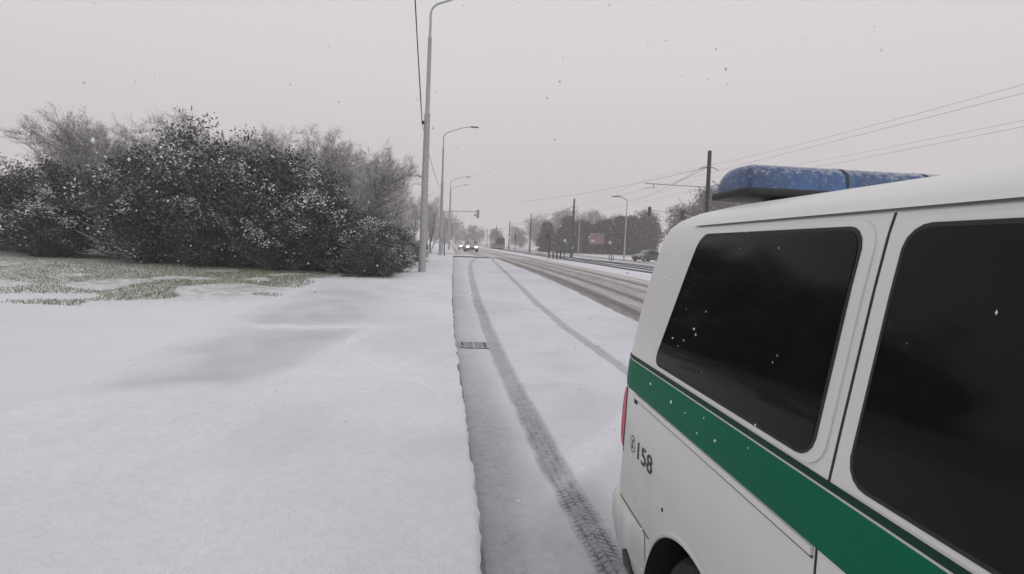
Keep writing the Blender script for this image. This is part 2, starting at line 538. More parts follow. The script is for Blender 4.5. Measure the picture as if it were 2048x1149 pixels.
mott = .07 + .10*sm(-.2, .9, vnoise(X, Y, 1.3, 24)) + .05*sm(0, .9, vnoise(X, Y, 5.3, 74))
bare = np.clip(np.maximum(np.maximum(bL*fresh, bR*.34), np.maximum(gut, gut2)) + mott - .22*drift, 0, 1)
Z = g(X, Y) + .004 - .012*bL - .008*bR + .004*vnoise(X, Y, 3, 26) + .003*vnoise(X, Y, 11, 27)
Z = Z + .016*sm(3.1, 3.7, X)
ragR = .05*vnoise(Y, X*0, 1.7, 28) + .03*vnoise(Y, X*0, 6, 29)
X = np.where(X > 3.4, 3.4+(X-3.4)*(1+ragR/.46*sm(3.4, 3.8, X)), X)
Z = Z - .045*sm(3.80, 3.86, X-ragR)
Z = Z - .035*sm(.02, .0, X-.09)
bay = struct(sheet('layby', X, Y, Z, M_BAY, {'cover': 1-bare, 'tread': bL*np.interp(Y, [2.5, 4, 8], [1, .8, 0]), 'lat': X-trackL(Y)-wob}))

# carriageway with slush ruts
ry = axis_lines([(-4, 8, .5), (8, 44, .2), (44, 90, .6), (90, 344, 3)])
rx = axis_lines([(3.8, 8.9, .07)])
X = np.repeat(rx[None, :], len(ry), 0); Y = np.repeat(ry[:, None], len(rx), 1)
lft = np.interp(Y, [-4, 30, 44, 50, 60, 344], [3.6, 3.6, 3.6, .75, .75, .75])
X = lft + (X-3.8)/(8.9-3.8)*(8.9-lft)
wob = .05*vnoise(Y, Y*0, .35, 31)
rut = np.full(X.shape, .50)
for c, hw, a in ((4.32, .15, .62), (5.32, .14, .42), (4.04, .2, .2), (6.35, .14, .16), (7.3, .12, .55), (8.5, .14, .2)):
    rut = np.maximum(rut, .50 + a*np.exp(-((X-c-wob)/hw)**2))
rut = rut - .10*np.exp(-((X-4.8)/.2)**2) - .14*np.exp(-((X-6.9)/.25)**2) - .22*sm(7.6, 8.2, X) - .25*sm(8.6, 8.9, X) - .12*(1-sm(3.8, 3.95, X))*(Y < 43)
far = sm(44, 50, Y)
rut = rut*(1-far) + far*(.42 + .10*np.sin(X*2.6) + .08*vnoise(X, Y, .4, 33))
Z = g(X, Y) + .000 - .03*(rut-.34) + .006*vnoise(X, Y, 4, 34)
road = struct(sheet('road', X, Y, Z, M_ROAD, {'rut': rut}))

# side street mouth on the left
sx = axis_lines([(-31, .8, .5)]); sy = axis_lines([(46.9, 57.1, .3)])
X, Y = np.meshgrid(sx, sy)
rut = .32 + .15*np.sin(Y*2.2)*.6 + .1*vnoise(X, Y, .7, 41)
Z = g(X, Y) - .012 + .01*vnoise(X, Y, 1.2, 42)
side_street = struct(sheet('side_street', X, Y, Z, M_ROAD, {'rut': rut}))

# raised footway build-out at the end of the lay-by, and the footway beyond the side street
def raised(name, x0f, x1f, y0, y1, n=24):
    yy = np.linspace(y0, y1, 20)
    Yg = np.repeat(yy[:, None], n, 1)
    t = np.linspace(0, 1, n)[None, :]
    Xg = x0f(Yg)*(1-t) + x1f(Yg)*t
    Zg = g(Xg, Yg) + KERB_H + .015 + .01*vnoise(Xg, Yg, 2, 51)
    # turn the rim down to the road
    rim = np.zeros_like(Zg); rim[:, -1] = 1; rim[0, :] = 1; rim[-1, :] = 1
    Zg = Zg - rim*.13
    return struct(sheet(name, Xg, Yg, Zg, M_WALK, {'cover': 1+Xg*0, 'tread': Xg*0, 'lat': Xg*0}))
raised('footway_end', lambda y: np.full_like(y, -3.45), lambda y: np.interp(y, [43.6, 45.0, 46.8], [3.3, 2.6, .8]), 43.65, 46.8, 40)
raised('footway_far', lambda y: np.full_like(y, -3.45), lambda y: np.full_like(y, .7), 57.1, 200)

# kerb stones
kerb = struct(empty('kerb', (0, 0, 0)))
kb = MB().bbox(-.14, 0, -.488, .488, -.12, KERB_H-.012, .012).mesh('kerb_stone', M_KERB)
y = -3.5
while y < 43.4:
    o = link(bpy.data.objects.new('kerb_stone', kb), kerb)
    a = math.atan((kx(y+.5)-kx(y-.5)))
    slope = math.atan(float(g(0, y+.5)-g(0, y-.5)))
    o.location = (float(kx(y))+random.uniform(-.006, .006), y, float(g(0, y))+random.uniform(-.004, .003))
    o.rotation_euler = (slope, 0, -a+random.uniform(-.004, .004))
    y += 1.0
for k in range(3):
    o = link(bpy.data.objects.new('kerb_stone', kb), kerb)
    o.location = (.85+k*1.0, 43.62, float(g(0, 43.62)))
    o.rotation_euler = (0, 0, -math.pi/2)

# drain grate in the gutter: frame plus bars
gx, gy = .41, 7.83
gr = tag(empty('drain_grate', (gx, gy, float(g(gx, gy))+.004), 0), 'square cast iron drain grate in the gutter beside the snowy kerb', 'drain')
gr.rotation_euler = (math.atan(float(g(0, gy+.5)-g(0, gy-.5))), 0, 0)
mb = MB()
mb.box(-.215, -.185, -.2, .2, 0, .014).box(.185, .215, -.2, .2, 0, .014)
mb.box(-.184, .184, -.2, -.175, 0, .013).box(-.184, .184, .175, .2, 0, .013).box(-.02, .02, -.174, .174, 0, .013)
M_IRON = snow_dusted('cast_iron', (.12, .118, .115), .6, .55, 1.25, .62)
mb.build('frame', M_IRON, gr)
MB().box(-.184, .184, -.174, .174, .0015, .003).build('pit_shade_plate', M_BLACKP, gr)  # flat black plate stands in for the shaded depth below the bars
bar = MB().box(-.072, .058, -.017, .017, .0035, .012).mesh('bar', M_IRON)
for sx_ in (-1, 1):
    for k in range(7):
        o = link(bpy.data.objects.new('bar', bar), gr)
        o.location = (sx_*.10, -.145+k*.0485, 0); o.scale.x = sx_

# ------------------------------------------------------------------ vegetation
def bare_tree_proto(seed, h=8.0, spread=1.0, upright=.6, n1=13, stems=1):
    q = random.Random(seed)
    tr = MB(); cr_v = []; cr_f = []; cnt = [0]
    segs = []           # (p0, p1, r0, r1)
    def branch(p, d, L, r, lev):
        n = 4 if lev < 2 else 3
        pts = [Vector(p)]; rs = [r]
        d = Vector(d).normalized()
        for i in range(n):
            d = (d + Vector((q.gauss(0, .16), q.gauss(0, .16), q.gauss(0, .10) + (.10*upright if lev else 0)))).normalized()
            pts.append(pts[-1] + d*(L/n)); rs.append(max(.0055, r*(1-.75*(i+1)/n)))
        if lev <= 1:
            tr.tube(pts, rs, 6 if lev == 0 else 5, False)
        else:
            for i in range(n):
                segs.append((pts[i], pts[i+1], rs[i], rs[i+1]))
        if lev >= 4:
            return
        kids = (n1, 7, 6, 5)[lev]
        for k in range(kids):
            t = (.22 + .78*(k+q.random())/kids) if lev == 0 else (.15+.85*(k+q.random())/kids)
            f = t*n; i = min(n-1, int(f)); f -= i
            pp = pts[i].lerp(pts[i+1], f); rr = rs[i]*(1-f)+rs[i+1]*f
            az = q.uniform(0, 2*math.pi)
            side = Vector((math.cos(az), math.sin(az), 0))
            dd = (pts[i+1]-pts[i]).normalized()
            side = (side-dd*side.dot(dd)).normalized()
            ang = q.uniform(.45, .95)*spread
            nd = dd*math.cos(ang)+side*math.sin(ang)
            nd.z += .15*upright
            branch(pp, nd, L*q.uniform(.36, .6)*(1.0 if lev else (1.15-.55*t)), max(.007, rr*.62), lev+1)
    for s in range(stems):
        a = q.uniform(0, 6.28)
        lean = .0 if stems == 1 else .25
        branch((math.cos(a)*.15*(stems > 1), math.sin(a)*.15*(stems > 1), -.2),
               (math.cos(a)*lean, math.sin(a)*lean, 1), h*q.uniform(.8, 1.0), h*.014+.03, 0)
    # twigs as three-sided tubes, in numpy
    P0 = np.array([s[0][:] for s in segs]); P1 = np.array([s[1][:] for s in segs])
    R0 = np.array([s[2] for s in segs]); R1 = np.array([s[3] for s in segs])
    D = P1-P0; D /= np.linalg.norm(D, axis=1, keepdims=True)+1e-9
    A = np.cross(D, np.array([.31, .57, .76])); A /= np.linalg.norm(A, axis=1, keepdims=True)+1e-9
    B = np.cross(D, A)
    V = []; 
    for P, R in ((P0, R0), (P1, R1)):
        for k in range(3):
            t = 2*math.pi*k/3
            V.append(P+(A*math.cos(t)+B*math.sin(t))*R[:, None])
    V = np.stack(V, 1).reshape(-1, 3); n = len(segs); base = np.arange(n)[:, None]*6
    Fq = np.concatenate([base+np.array([[k, (k+1) % 3, 3+(k+1) % 3, 3+k]]) for k in range(3)], 0)
    qn = np.random.default_rng(seed)
    src = np.where(R1 < .012)[0]
    k_ = qn.choice(src, 9000)
    Pq = P1[k_] + qn.normal(size=(9000, 3))*.10
    dq = D[k_] + qn.normal(size=(9000, 3))*.55; dq[:, 2] += .2; dq /= np.linalg.norm(dq, axis=1, keepdims=True)
    sd = np.cross(dq, qn.normal(size=(9000, 3))); sd /= np.linalg.norm(sd, axis=1, keepdims=True)+1e-9
    L_ = qn.uniform(.12, .32, (9000, 1))
    Vq = np.stack([Pq-sd*.007, Pq+sd*.007, Pq+dq*L_+sd*.004, Pq+dq*L_-sd*.004], 1).reshape(-1, 3)
    Fq = np.concatenate([Fq, len(V)+np.arange(36000).reshape(-1, 4)], 0)
    V = np.concatenate([V, Vq], 0)
    return tr.mesh('trunk', M_BARK, True), np_mesh('crown', V, Fq, M_TWIG)

def leaf_cloud(pts, size, mat, name, elong=2.2, flat=0.0):
    n = len(pts)
    nrm = RNG.normal(size=(n, 3)); nrm[:, 2] += flat; nrm /= np.linalg.norm(nrm, axis=1, keepdims=True)
    a = np.cross(nrm, RNG.normal(size=(n, 3))); a /= np.linalg.norm(a, axis=1, keepdims=True)+1e-9
    b = np.cross(nrm, a)
    s = size*RNG.uniform(.55, 1.25, (n, 1))
    a = a*s; b = b*s/elong
    V = np.stack([pts-a, pts-a*.1-b, pts+a, pts-a*.1+b], 1).reshape(-1, 3)
    return np_mesh(name, V, np.arange(4*n).reshape(n, 4), mat)

def clumpy(n, nclump, shape, r_clump, shell=.55, seed=0):
    """points in clumps through a crown volume; shape(dirs)->radius"""
    q = np.random.default_rng(seed)
    d = q.normal(size=(nclump, 3)); d /= np.linalg.norm(d, axis=1, keepdims=True)
    rr = q.uniform(shell, 1, (nclump, 1))**.7
    c = shape(d)*rr
    k = q.integers(0, nclump, n)
    return c[k] + q.normal(size=(n, 3))*r_clump*q.uniform(.5, 1.2, (nclump, 1))[k]

def shrub_proto(seed, n=25000):
    q = np.random.default_rng(seed)
    def shape(d):
        r = np.stack([d[:, 0]*1.65, d[:, 1]*1.65, 1.35+d[:, 2]*1.35], 1)
        return r
    def pts(n, s):
        nc = 190
        d = q.normal(size=(nc, 3)); d /= np.linalg.norm(d, axis=1, keepdims=True)
        rr = q.uniform(.25, 1, (nc, 1))**.5
        lump = 1+.16*np.sin(d[:, :1]*5+seed)+.12*np.sin(d[:, 1:2]*7+d[:, 2:]*4)
        c = np.concatenate([d[:, :2]*1.55*rr*lump, 1.3+d[:, 2:]*1.3*rr*lump], 1)
        k = q.integers(0, nc, n)
        p = c[k]+q.normal(size=(n, 3))*np.array([.15, .15, .12])
        p[:, 2] = np.maximum(p[:, 2], .03+.1*q.random(n))
        return p
    P = pts(n, seed)
    fol = leaf_cloud(P, .047, M_LEAF, 'foliage', 3.2)
    tops = P[(vnoise(P[:, 0]*1.0+P[:, 2], P[:, 1]-P[:, 2]*.7, 2.6, seed) > .38)]
    out = tops[(np.linalg.norm((tops-[0, 0, 1.2])/[1.6, 1.6, 1.4], axis=1) > .6)]
    S = out[q.integers(0, len(out), int(n*.09))]+np.array([0, 0, .018])
    snow = leaf_cloud(S, .045, M_FLAKE, 'snow_cover', 2.0, 1.6)
    st = MB()
    qq = random.Random(seed)
    for k in range(150):
        a = qq.uniform(0, 6.28); r = qq.uniform(.1, .5)
        p0 = Vector((math.cos(a)*r*.6, math.sin(a)*r*.6, -.1))
        el = qq.uniform(.45, 1.5); L = qq.uniform(1.3, 2.0) if el < 1 else qq.uniform(1.8, 2.75)
        d = Vector((math.cos(a)*math.cos(el), math.sin(a)*math.cos(el), math.sin(el)))
        pts_ = [p0]
        for i in range(5):
            d = (d+Vector((qq.gauss(0, .13), qq.gauss(0, .13), qq.gauss(0, .1)))).normalized()
            pts_.append(pts_[-1]+d*L/5)
            if pts_[-1].z < .04: pts_[-1].z = .04
        st.tube(pts_, [.016, .013, .011, .009, .007, .004], 3, False)
    return fol, snow, st.mesh('stems', M_BARK)

shrubs = [shrub_proto(s) for s in (11, 12, 13)]
# x, y, height, width scale, label
SH = [(-6.2, 19.6, 4.3, 1.45), (-8.6, 20.2, 4.9, 1.55), (-4.55, 18.7, 3.1, 1.1), (-3.35, 18.1, 2.25, .85), (-2.45, 17.3, 1.45, .62),
      (-5.4, 18.0, 2.0, .9), (-7.4, 18.6, 2.7, 1.1), (-2.15, 19.6, 1.5, .6), (-2.2, 22.6, 1.6, .62), (-9.6, 18.6, 2.9, 1.15),
      (-11.3, 20.6, 3.9, 1.4), (-12.8, 18.9, 2.0, 1.0), (-14.6, 20.8, 3.4, 1.3), (-17.0, 19.9, 2.6, 1.2), (-3.0, 25.5, 2.4, .9), (-2.0, 28.5, 1.5, .6)]
SHL = ['tall dark shrub behind the low ones, just right of the tallest',
       'tallest dark shrub of the thicket, behind the grass patch',
       'mid height dark shrub sloping down toward the lamp post',
       'rounded dark shrub, second nearest the concrete lamp post at the path',
       'lowest dark shrub at the right tip of the thicket on the path edge',
       'low dark shrub spreading over the grass edge, in front of taller ones',
       'waist high dense shrub in front of the tallest, on the green grass',
       'small twiggy shrub right beside the nearest lamp post, behind the thicket tip',
       'small snowy shrub just behind the nearest lamp post',
       'dense dark shrub at the far side of the grass patch, left of the tallest',
       'tall dark shrub left of the tallest one',
       'low dark shrub in the front row, second from the left end',
       'tall dark shrub second from the left end of the thicket',
       'dark shrub at the far left end of the thicket',
       'grey twiggy shrub between the first and second lamp posts, against the bare trees',
       'little snow capped shrub by the footway between the first two lamp posts']
for i, ((x, y, h, w), lb) in enumerate(zip(SH, SHL)):
    fol, snw, stm = shrubs[i % 3]
    r = tag(empty('evergreen_shrub', (x, y, gzf(x, y)), random.uniform(0, 6.28)), lb, 'shrub', 'dark shrubs along the footway')
    r.scale = (w, w, h/2.75)
    for nm, me in (('foliage', fol), ('snow_cover', snw), ('stems', stm)):
        link(bpy.data.objects.new(nm, me), r)

bare = [bare_tree_proto(21, 8, .9, .8, 14), bare_tree_proto(22, 8, 1.05, .5, 15), bare_tree_proto(23, 7.5, .8, 1.0, 11, 2), bare_tree_proto(24, 8, 1.2, .3, 14)]
FROSTY = []
for t_, c_ in bare:
    n_ = len(c_.vertices); co_ = np.empty(n_*3, np.float32); c_.vertices.foreach_get('co', co_)
    c_['top'] = float(np.percentile(co_[2::3], 99.5))
    f_ = c_.copy(); f_.materials.clear(); f_.materials.append(M_FROST); FROSTY.append(f_)
def put_bare(x, y, h, kind, w=1.0, frost=False):
    t, c = bare[kind % 4]
    r = empty('bare_tree', (x, y, gzf(x, y)), random.uniform(0, 6.28))
    s = h/c['top']
    r.scale = (s*w, s*w, s)
    link(bpy.data.objects.new('trunk', t), r); link(bpy.data.objects.new('crown', FROSTY[kind % 4] if frost else c), r)
    return r

BT = []
for k in range(34):       # thicket behind the shrubs: two loose rows
    px = -4.1-k*.72 if k < 22 else -6.0-(k-22)*1.9
    BT.append((px+random.uniform(-.4, .4), (33 if k < 22 else 45)+random.uniform(-5, 5) - (5 if k > 12 and k < 22 else 0), random.uniform(5.4, 7.2) if k < 22 else random.uniform(7.6, 9.8), k, 1.1))
BT[1] = (-5.3, 35.0, 5.6, 0, .8); BT[0] = (-4.7, 32.5, 4.9, 0, .8)
BT[2] = (-6.0, 37.0, 5.6, 0, .8); BT[3] = (-6.2, 34.0, 5.6, 1, .85)
for i_, (x, y, h, k, w) in enumerate(BT):
    tgt = np.interp(x/y, [-.32, -.25, -.18, -.10], [.182, .19, .175, .14])
    BT[i_] = (x, y, float((1.66+tgt*y-gzf(x, y))*random.uniform(.86, 1.04)*(1.0 if k < 22 else 1.04)), k, w)
BT += [(-3.7, 27.5, 4.5, 0, .75), (-4.5, 30.0, 5.0, 0, .9), (-5.0, 37.0, 5.4, 0, .9), (-5.6, 27.0, 5.4, 1, .9)]
BT.sort(key=lambda t: t[0]/t[1])
for i, (x, y, h, k, w) in enumerate(BT):
    n = len(BT)
    lb = 'bare snow dusted tree in the thicket behind the dark shrubs, %s from the left' % ORD[i]
    tag(put_bare(x, y, h, k, w), lb, 'tree', 'bare trees of the left thicket')
FT = [(-3.3, 48.5, 5.2, 0, .9, 'frosted bare tree hanging over the footway behind the second lamp post'),
      (-2.0, 60.0, 6.2, 0, 1.05, 'frosted bare tree with drooping white branches by the side street corner'),
      (-2.6, 67.0, 6.2, 0, 1.1, 'hazy frosted tree past the side street, behind the drooping one'),
      (-5.6, 59.5, 7.2, 0, 1.1, 'tall hazy bare tree on the side street corner, farther from the road'),
      (-2.6, 80.0, 6.0, 1, .9, 'faint frosted tree beside the farthest pair of street lamps'),
      (-4.6, 52.5, 6.0, 2, 1.0, 'frosted tree between the thicket and the side street corner')]
for x, y, h, k, w, lb in FT:
    tag(put_bare(x, y, h, k, w, True), lb, 'tree', 'frosted trees by the side street')

def pine_proto(seed):
    q = np.random.default_rng(seed)
    n = 5200; nc = 110
    zc = q.uniform(.02, 1, nc)**.9
    wid = np.interp(zc, [0, .2, .35, .6, .85, 1], [.85, .95, 1, .88, .5, .1])
    a = q.uniform(0, 6.28, nc); rr = q.uniform(.3, 1, nc)**.6
    c = np.stack([np.cos(a)*rr*wid*2.2, np.sin(a)*rr*wid*2.2, zc*9], 1)
    k = q.integers(0, nc, n)
    P = c[k]+q.normal(size=(n, 3))*np.array([.42, .42, .26])
    tr = MB().tube([(0, 0, -.3), (.05, 0, 4), (0, .05, 8.6)], [.2, .14, .03], 6).mesh('trunk', M_BARK, True)
    return tr, leaf_cloud(P, .26, M_NEEDLE, 'crown', 1.8)
def dense_proto(seed):
    q = np.random.default_rng(seed)
    n = 6000; nc = 120
    d = q.normal(size=(nc, 3)); d /= np.linalg.norm(d, axis=1, keepdims=True)
    rr = q.uniform(.3, 1, (nc, 1))**.5*(1+.15*np.sin(d[:, :1]*6+seed))
    c = np.concatenate([d[:, :2]*3.1*rr, 4.6+d[:, 2:]*4.6*rr], 1)
    k = q.integers(0, nc, n)
    P = c[k]+q.normal(size=(n, 3))*.45
    P[:, 2] = np.maximum(P[:, 2], .1)
    tr = MB().tube([(0, 0, -.3), (.1, 0, 3), (0, .1, 7.5)], [.22, .16, .05], 6)
    for k in range(7):
        az = k*.9; tr.tube([(0, 0, 2+k*.5), (math.cos(az)*1.4, math.sin(az)*1.4, 4+k*.5), (math.cos(az)*2.4, math.sin(az)*2.4, 5.5+k*.5)], [.09, .06, .02], 4)
    return tr.mesh('trunk', M_BARK, True), leaf_cloud(P, .2, M_DENSE, 'crown', 3.0)
pines = [pine_proto(31), pine_proto(32), pine_proto(33)]
denses = [dense_proto(41), dense_proto(42), dense_proto(43)]
def put_tree(name, proto, x, y, h, h0, w):
    r = empty(name, (x, y, gzf(x, y)), random.uniform(0, 6.28))
    r.scale = (h/h0*w, h/h0*w, h/h0)
    link(bpy.data.objects.new('trunk', proto[0]), r); link(bpy.data.objects.new('crown', proto[1]), r)
    return r
PN = []
for k in range(18):
    x = 24.5+k*1.27+random.uniform(-.5, .5)
    PN.append((x, 128+random.uniform(-4, 10), np.interp(x, [23, 27, 34, 46], [6.5, 8.4, 8.8, 8.6])*random.uniform(.82, 1.12), k))
PN.sort(key=lambda t: t[0]/t[1])
for i, (x, y, h, k) in enumerate(PN):
    tag(put_tree('pine_tree', pines[k % 3], x, y, float(h), 9.2, 1.25), 'dark evergreen in the grove behind the red billboard, %s from the left' % ORD[i], 'tree', 'dark grove beyond the tram line')
DN = []
for k in range(18):
    x = 39.5+k*1.75+random.uniform(-.8, .8)
    DN.append((x, 104+random.uniform(-5, 12), np.interp(x, [38, 42, 48, 60, 72], [6.8, 10.0, 12.5, 15.5, 16])*random.uniform(.8, 1.1), k))
DN.sort(key=lambda t: t[0]/t[1])
for i, (x, y, h, k) in enumerate(DN):
    tag(put_tree('roadside_tree', denses[k % 3], x, y, float(h), 9.4, .95), 'grey leafless tree in the row behind the dark car, %s from the left' % ORD[i], 'tree', 'grey trees behind the parked car')
HZ = []
for k in range(18):
    x = -6+k*5.2+random.uniform(-1.5, 1.5)
    HZ.append((x, 265+random.uniform(-35, 45)-.4*k, random.uniform(7, 12) if k < 9 else random.uniform(12, 17), k))
HZ.sort(key=lambda t: t[0]/t[1])
for i, (x, y, h, k) in enumerate(HZ):
    tag(put_tree('distant_tree', denses[k % 3], x, y, h, 9.4, 1.25), 'faint tree fading in the snowfall on the far rise, %s from the left' % ORD[i], 'tree', 'faint trees on the far rise')

# grass blades poking through the snow
n = 52000
gx_ = -3.5-RNG.gamma(1.6, 2.6, n); gy_ = RNG.uniform(9.6, 18.3, n)
keep = (vnoise(gx_, gy_, 1.6, 61) + .9*sm(11, 16.5, gy_) + .8*sm(-4, -7, gx_) > .85) & (gx_ > -13)
gx_, gy_ = gx_[keep], gy_[keep]; n = len(gx_)
b0 = np.stack([gx_, gy_, gz(gx_, gy_)-.01], 1)
az = RNG.uniform(0, 6.28, n); hh = RNG.uniform(.015, .07, n)
wv = np.stack([np.cos(az), np.sin(az), 0*az], 1)*.009
tip = b0 + np.stack([RNG.normal(0, .035, n), RNG.normal(0, .035, n), hh], 1)
V = np.stack([b0-wv, b0+wv, tip], 1).reshape(-1, 3)
gro = link(bpy.data.objects.new('grass', np_mesh('grass', V, np.arange(3*n).reshape(n, 3), M_GRASS)))
tag(gro, 'green grass showing through thin snow in front of the shrubs', 'grass'); gro['kind'] = 'stuff'

# ------------------------------------------------------------------ street lamps
def street_lamp(x, y, label, reach=2.75):
    z = gzf(x, y) if x < -3.3 else float(g(x, y))+KERB_H+.01
    r = tag(empty('street_lamp', (x, y, z)), label, 'street lamp', 'street lamps along the footway')
    MB().lathe([(.14, -.3), (.138, 0), (.135, .5), (.125, 2.6), (.105, 5.68), (.108, 5.70), (.108, 5.76), (.085, 5.80)], 16).build('lower_post', M_CONC, r, True)
    MB().lathe([(.078, 5.70), (.076, 6.5), (.066, 8.40), (.069, 8.41), (.069, 8.47), (.044, 8.50)], 14).build('middle_post', M_GALV, r, True)
    pts = [(0, 0, 8.4), (0, 0, 9.25)]
    for k in range(1, 7):
        t = k/6*rad(64)
        pts.append((.45*(1-math.cos(t)), 0, 9.25+.45*math.sin(t)))
    p = Vector(pts[-1])
    pts += [(p.x+.75, 0, p.z+.30), (p.x+1.35, 0, p.z+.50), (p.x+1.72, 0, p.z+.56), (reach-.62, 0, p.z+.575)]
    MB().tube(pts, [.045, .043]+[.036]*6+[.031, .029, .028, .028], 8).build('arm', M_GALV, r, True)
    hx = reach-.7; hz = p.z+.58
    mb = MB()
    rows = []
    for t, w, zu, zl in ((0, .045, .035, -.035), (.06, .07, .05, -.045), (.25, .13, .065, -.05), (.5, .14, .055, -.05), (.66, .11, .035, -.045), (.7, .06, .015, -.04)):
        ring = []
        for a in range(10):
            th = 2*math.pi*a/10
            s = math.sin(th)
            ring.append((hx+t, w*math.cos(th), hz+(zu if s > 0 else -zl)*s))
        rows.append(ring)
    mb.grid(rows, True)
    mb.f.append(tuple(range(9, -1, -1))); mb.f.append(tuple(50+k for k in range(10)))
    mb.build('lamp_head', M_HEAD, r, True)
    return r
LAMPS = [(-.97, 19.95, 'nearest street lamp with concrete base post, standing by the thicket'),
         (-.68, 43.0, 'second street lamp along the footway, dark head against the sky'),
         (-.05, 75.0, 'third street lamp, hazy, the taller looking of the far pair'),
         (.05, 85.5, 'farthest hazy street lamp on the left footway')]
lamps = []
for x, y, lb in LAMPS:
    lamps.append(street_lamp(x, y, lb))
l0 = lamps[0]
MB().bbox(-.19, -.10, -.05, .05, 5.38, 5.50, .012).build('cable_clamp', M_BLACKP, l0)
l0.rotation_euler = (0, rad(.4), 0)

def wire(name, a, b, sag, label, r=.007, n=24, cat='cable', group=None):
    a, b = Vector(a), Vector(b)
    pts = []
    for k in range(n+1):
        t = k/n
        p = a.lerp(b, t); p.z -= sag*4*t*(1-t)
        pts.append(p)
    return tag(MB().tube(pts, r, 5).build(name, M_WIRE, None, True), label, cat, group)
zA = lamps[0].location.z+5.45
wire('lighting_cable', (-1.12, 19.95, zA), (-.12, -3.5, 4.95), .12, 'thin cable rising from the nearest lamp post toward the viewer', .011)
wire('lighting_cable', (-1.10, 19.95, zA+.06), (-.16, -3.5, 5.10), .10, 'second thinner cable beside the one above the nearest lamp post', .006)
wire('lighting_cable', (-1.12, 20.0, zA), (-.74, 43.0, lamps[1].location.z+5.3), .45, 'slack cable hanging between the first two street lamps', .010)

# right-hand double lamps
def double_lamp(x, y, h, label, heads=((-2.0, .35), (-1.1, .5))):
    r = tag(empty('twin_lamp', (x, y, gzf(x, y))), label, 'street lamp', 'lamps beyond the tram line')
    MB().lathe([(.14, -.2), (.13, 1.2), (.10, 1.25), (.085, h*.75), (.06, h)], 12).build('post', M_GALV, r, True)
    for hx, dz in heads:
        a = MB().tube([(0, 0, h-.05), (hx*.5, (0 if hx < -1.5 else .5), h+dz*.75), (hx*.8, (0 if hx < -1.5 else .7), h+dz)], [.045, .04, .035], 6).build('arm', M_GALV, r, True)
        yy = 0 if hx < -1.5 else .7
        MB().bbox(hx*.8-.75, hx*.8+.05, yy-.16, yy+.16, h+dz-.06, h+dz+.07, .05).build('lamp_head', M_HEAD, a, True)
    return r
double_lamp(25.75, 76, 8.85, 'grey twin headed lamp post near the dark car, beyond the tram line')
double_lamp(27.2, 110, 8.3, 'hazy lamp post in front of the dark grove', ((-2.0, .3),))
double_lamp(27.5, 150, 8.3, 'far faint lamp post left of the dark grove', ((-2.0, .3),))

# ------------------------------------------------------------------ tram line
M_RAIL = simple('rail_steel', (.05, .048, .047), .5, .5, .2)
M_TRACKBED = simple('wet_track_bed', (.10, .097, .094), .7, 0, .3, 3)
track = struct(empty('tram_track'))
def strip(name, x, w, z, y0, y1, mat, parent, h=.02):
    yy = axis_lines([(y0, 80, 1.5), (80, y1, 6)])
    rows = []
    for yv in yy:
        b = gzf(x, yv)
        rows.append([(x-w/2, yv, b-.1), (x-w/2, yv, b+z), (x+w/2, yv, b+z), (x+w/2, yv, b-.1)])
    return MB().grid(rows).build(name, mat, parent)
for c in (12.6, 15.8):
    for s in (-1, 1):
        strip('groove', c+s*.78, .42, .032, 8, 300, M_TRACKBED, track)
        strip('rail', c+s*.72, .07, .075, 8, 300, M_RAIL, track)

XP = 16.62
def tram_pole(y, label, arms=True):
    z = gzf(XP, y)
    r = tag(empty('tram_pole', (XP, y, z)), label, 'pole', 'tram wire poles')
    MB().lathe([(.19, -.2), (.19, 1.4), (.15, 1.45), (.135, 5), (.12, 7.9), (.115, 7.95), (0.001, 7.97)], 12).build('mast', M_DARKM, r, True)
    if arms:
        MB().tube([(.25, 0, 5.62), (-4.25, 0, 5.72)], .035, 6).build('cross_arm', M_GALV, r, True)
        MB().tube([(-.1, 0, 6.9), (-2.4, 0, 5.70)], .012, 5).build('stay', M_WIRE, r, True)
        MB().tube([(-.65, 0, 6.72), (-.4, 0, 6.86), (0, 0, 6.92), (.4, 0, 6.86), (.65, 0, 6.70)], .022, 6).build('bracket', M_DARKM, r, True)
        for hx in (-3.97, -.82):
            MB().tube([(hx-.5, 0, 5.38), (hx, 0, 5.46), (hx+.55, 0, 5.42)], .018, 5).build('steady_arm', M_GALV, r)
            MB().tube([(hx+.3, 0, 5.46), (hx+.3, 0, 5.66)], .02, 5).build('insulator', M_DARKM, r)
    r.rotation_euler = (0, rad(-.9 if y < 50 else .3), 0)
    return r
TPY = [33, 71, 109, 148, 190, 235]
TPL = ['nearest black tram pole rising behind the police van roof with long cross arm',
       'black tram pole beside the tram stop posts, in front of the dark grove',
       'dark tram pole left of the dark grove',
       'grey tram pole beside the far tram',
       'faint tram pole just left of the far tram',
       'faintest tram pole in the distance']
for y, lb in zip(TPY, TPL):
    tram_pole(y, lb)
for c, nm in ((12.65, 'near'), (15.8, 'far')):
    pts = []
    ylist = [-6]+TPY
    mb = MB()
    path = []; path2 = []
    for a, b in zip(ylist[:-1], ylist[1:]):
        for k in range(8):
            t = k/8; y = a+(b-a)*t
            zz = gzf(XP, a)*(1-t)+gzf(XP, b)*t
            path.append((c, y, zz+5.38)); path2.append((c, y, zz+6.05-.55*4*t*(1-t)*.9))
    o = tag(MB().tube(path, .004, 5).build('contact_wire', M_WIRE), 'tram contact wire above the %s track' % nm, 'wire')
    o = tag(MB().tube(path2, .0035, 5).build('catenary_wire', M_WIRE), 'sagging carrier wire above the %s tram track' % nm, 'wire')
wire('span_wire', (XP-.1, 33, gzf(XP, 33)+6.9), (9.0, 71, gzf(XP, 71)+7.2), .35, 'thin span wire slanting from the nearest tram pole to the left', .01, cat='wire')
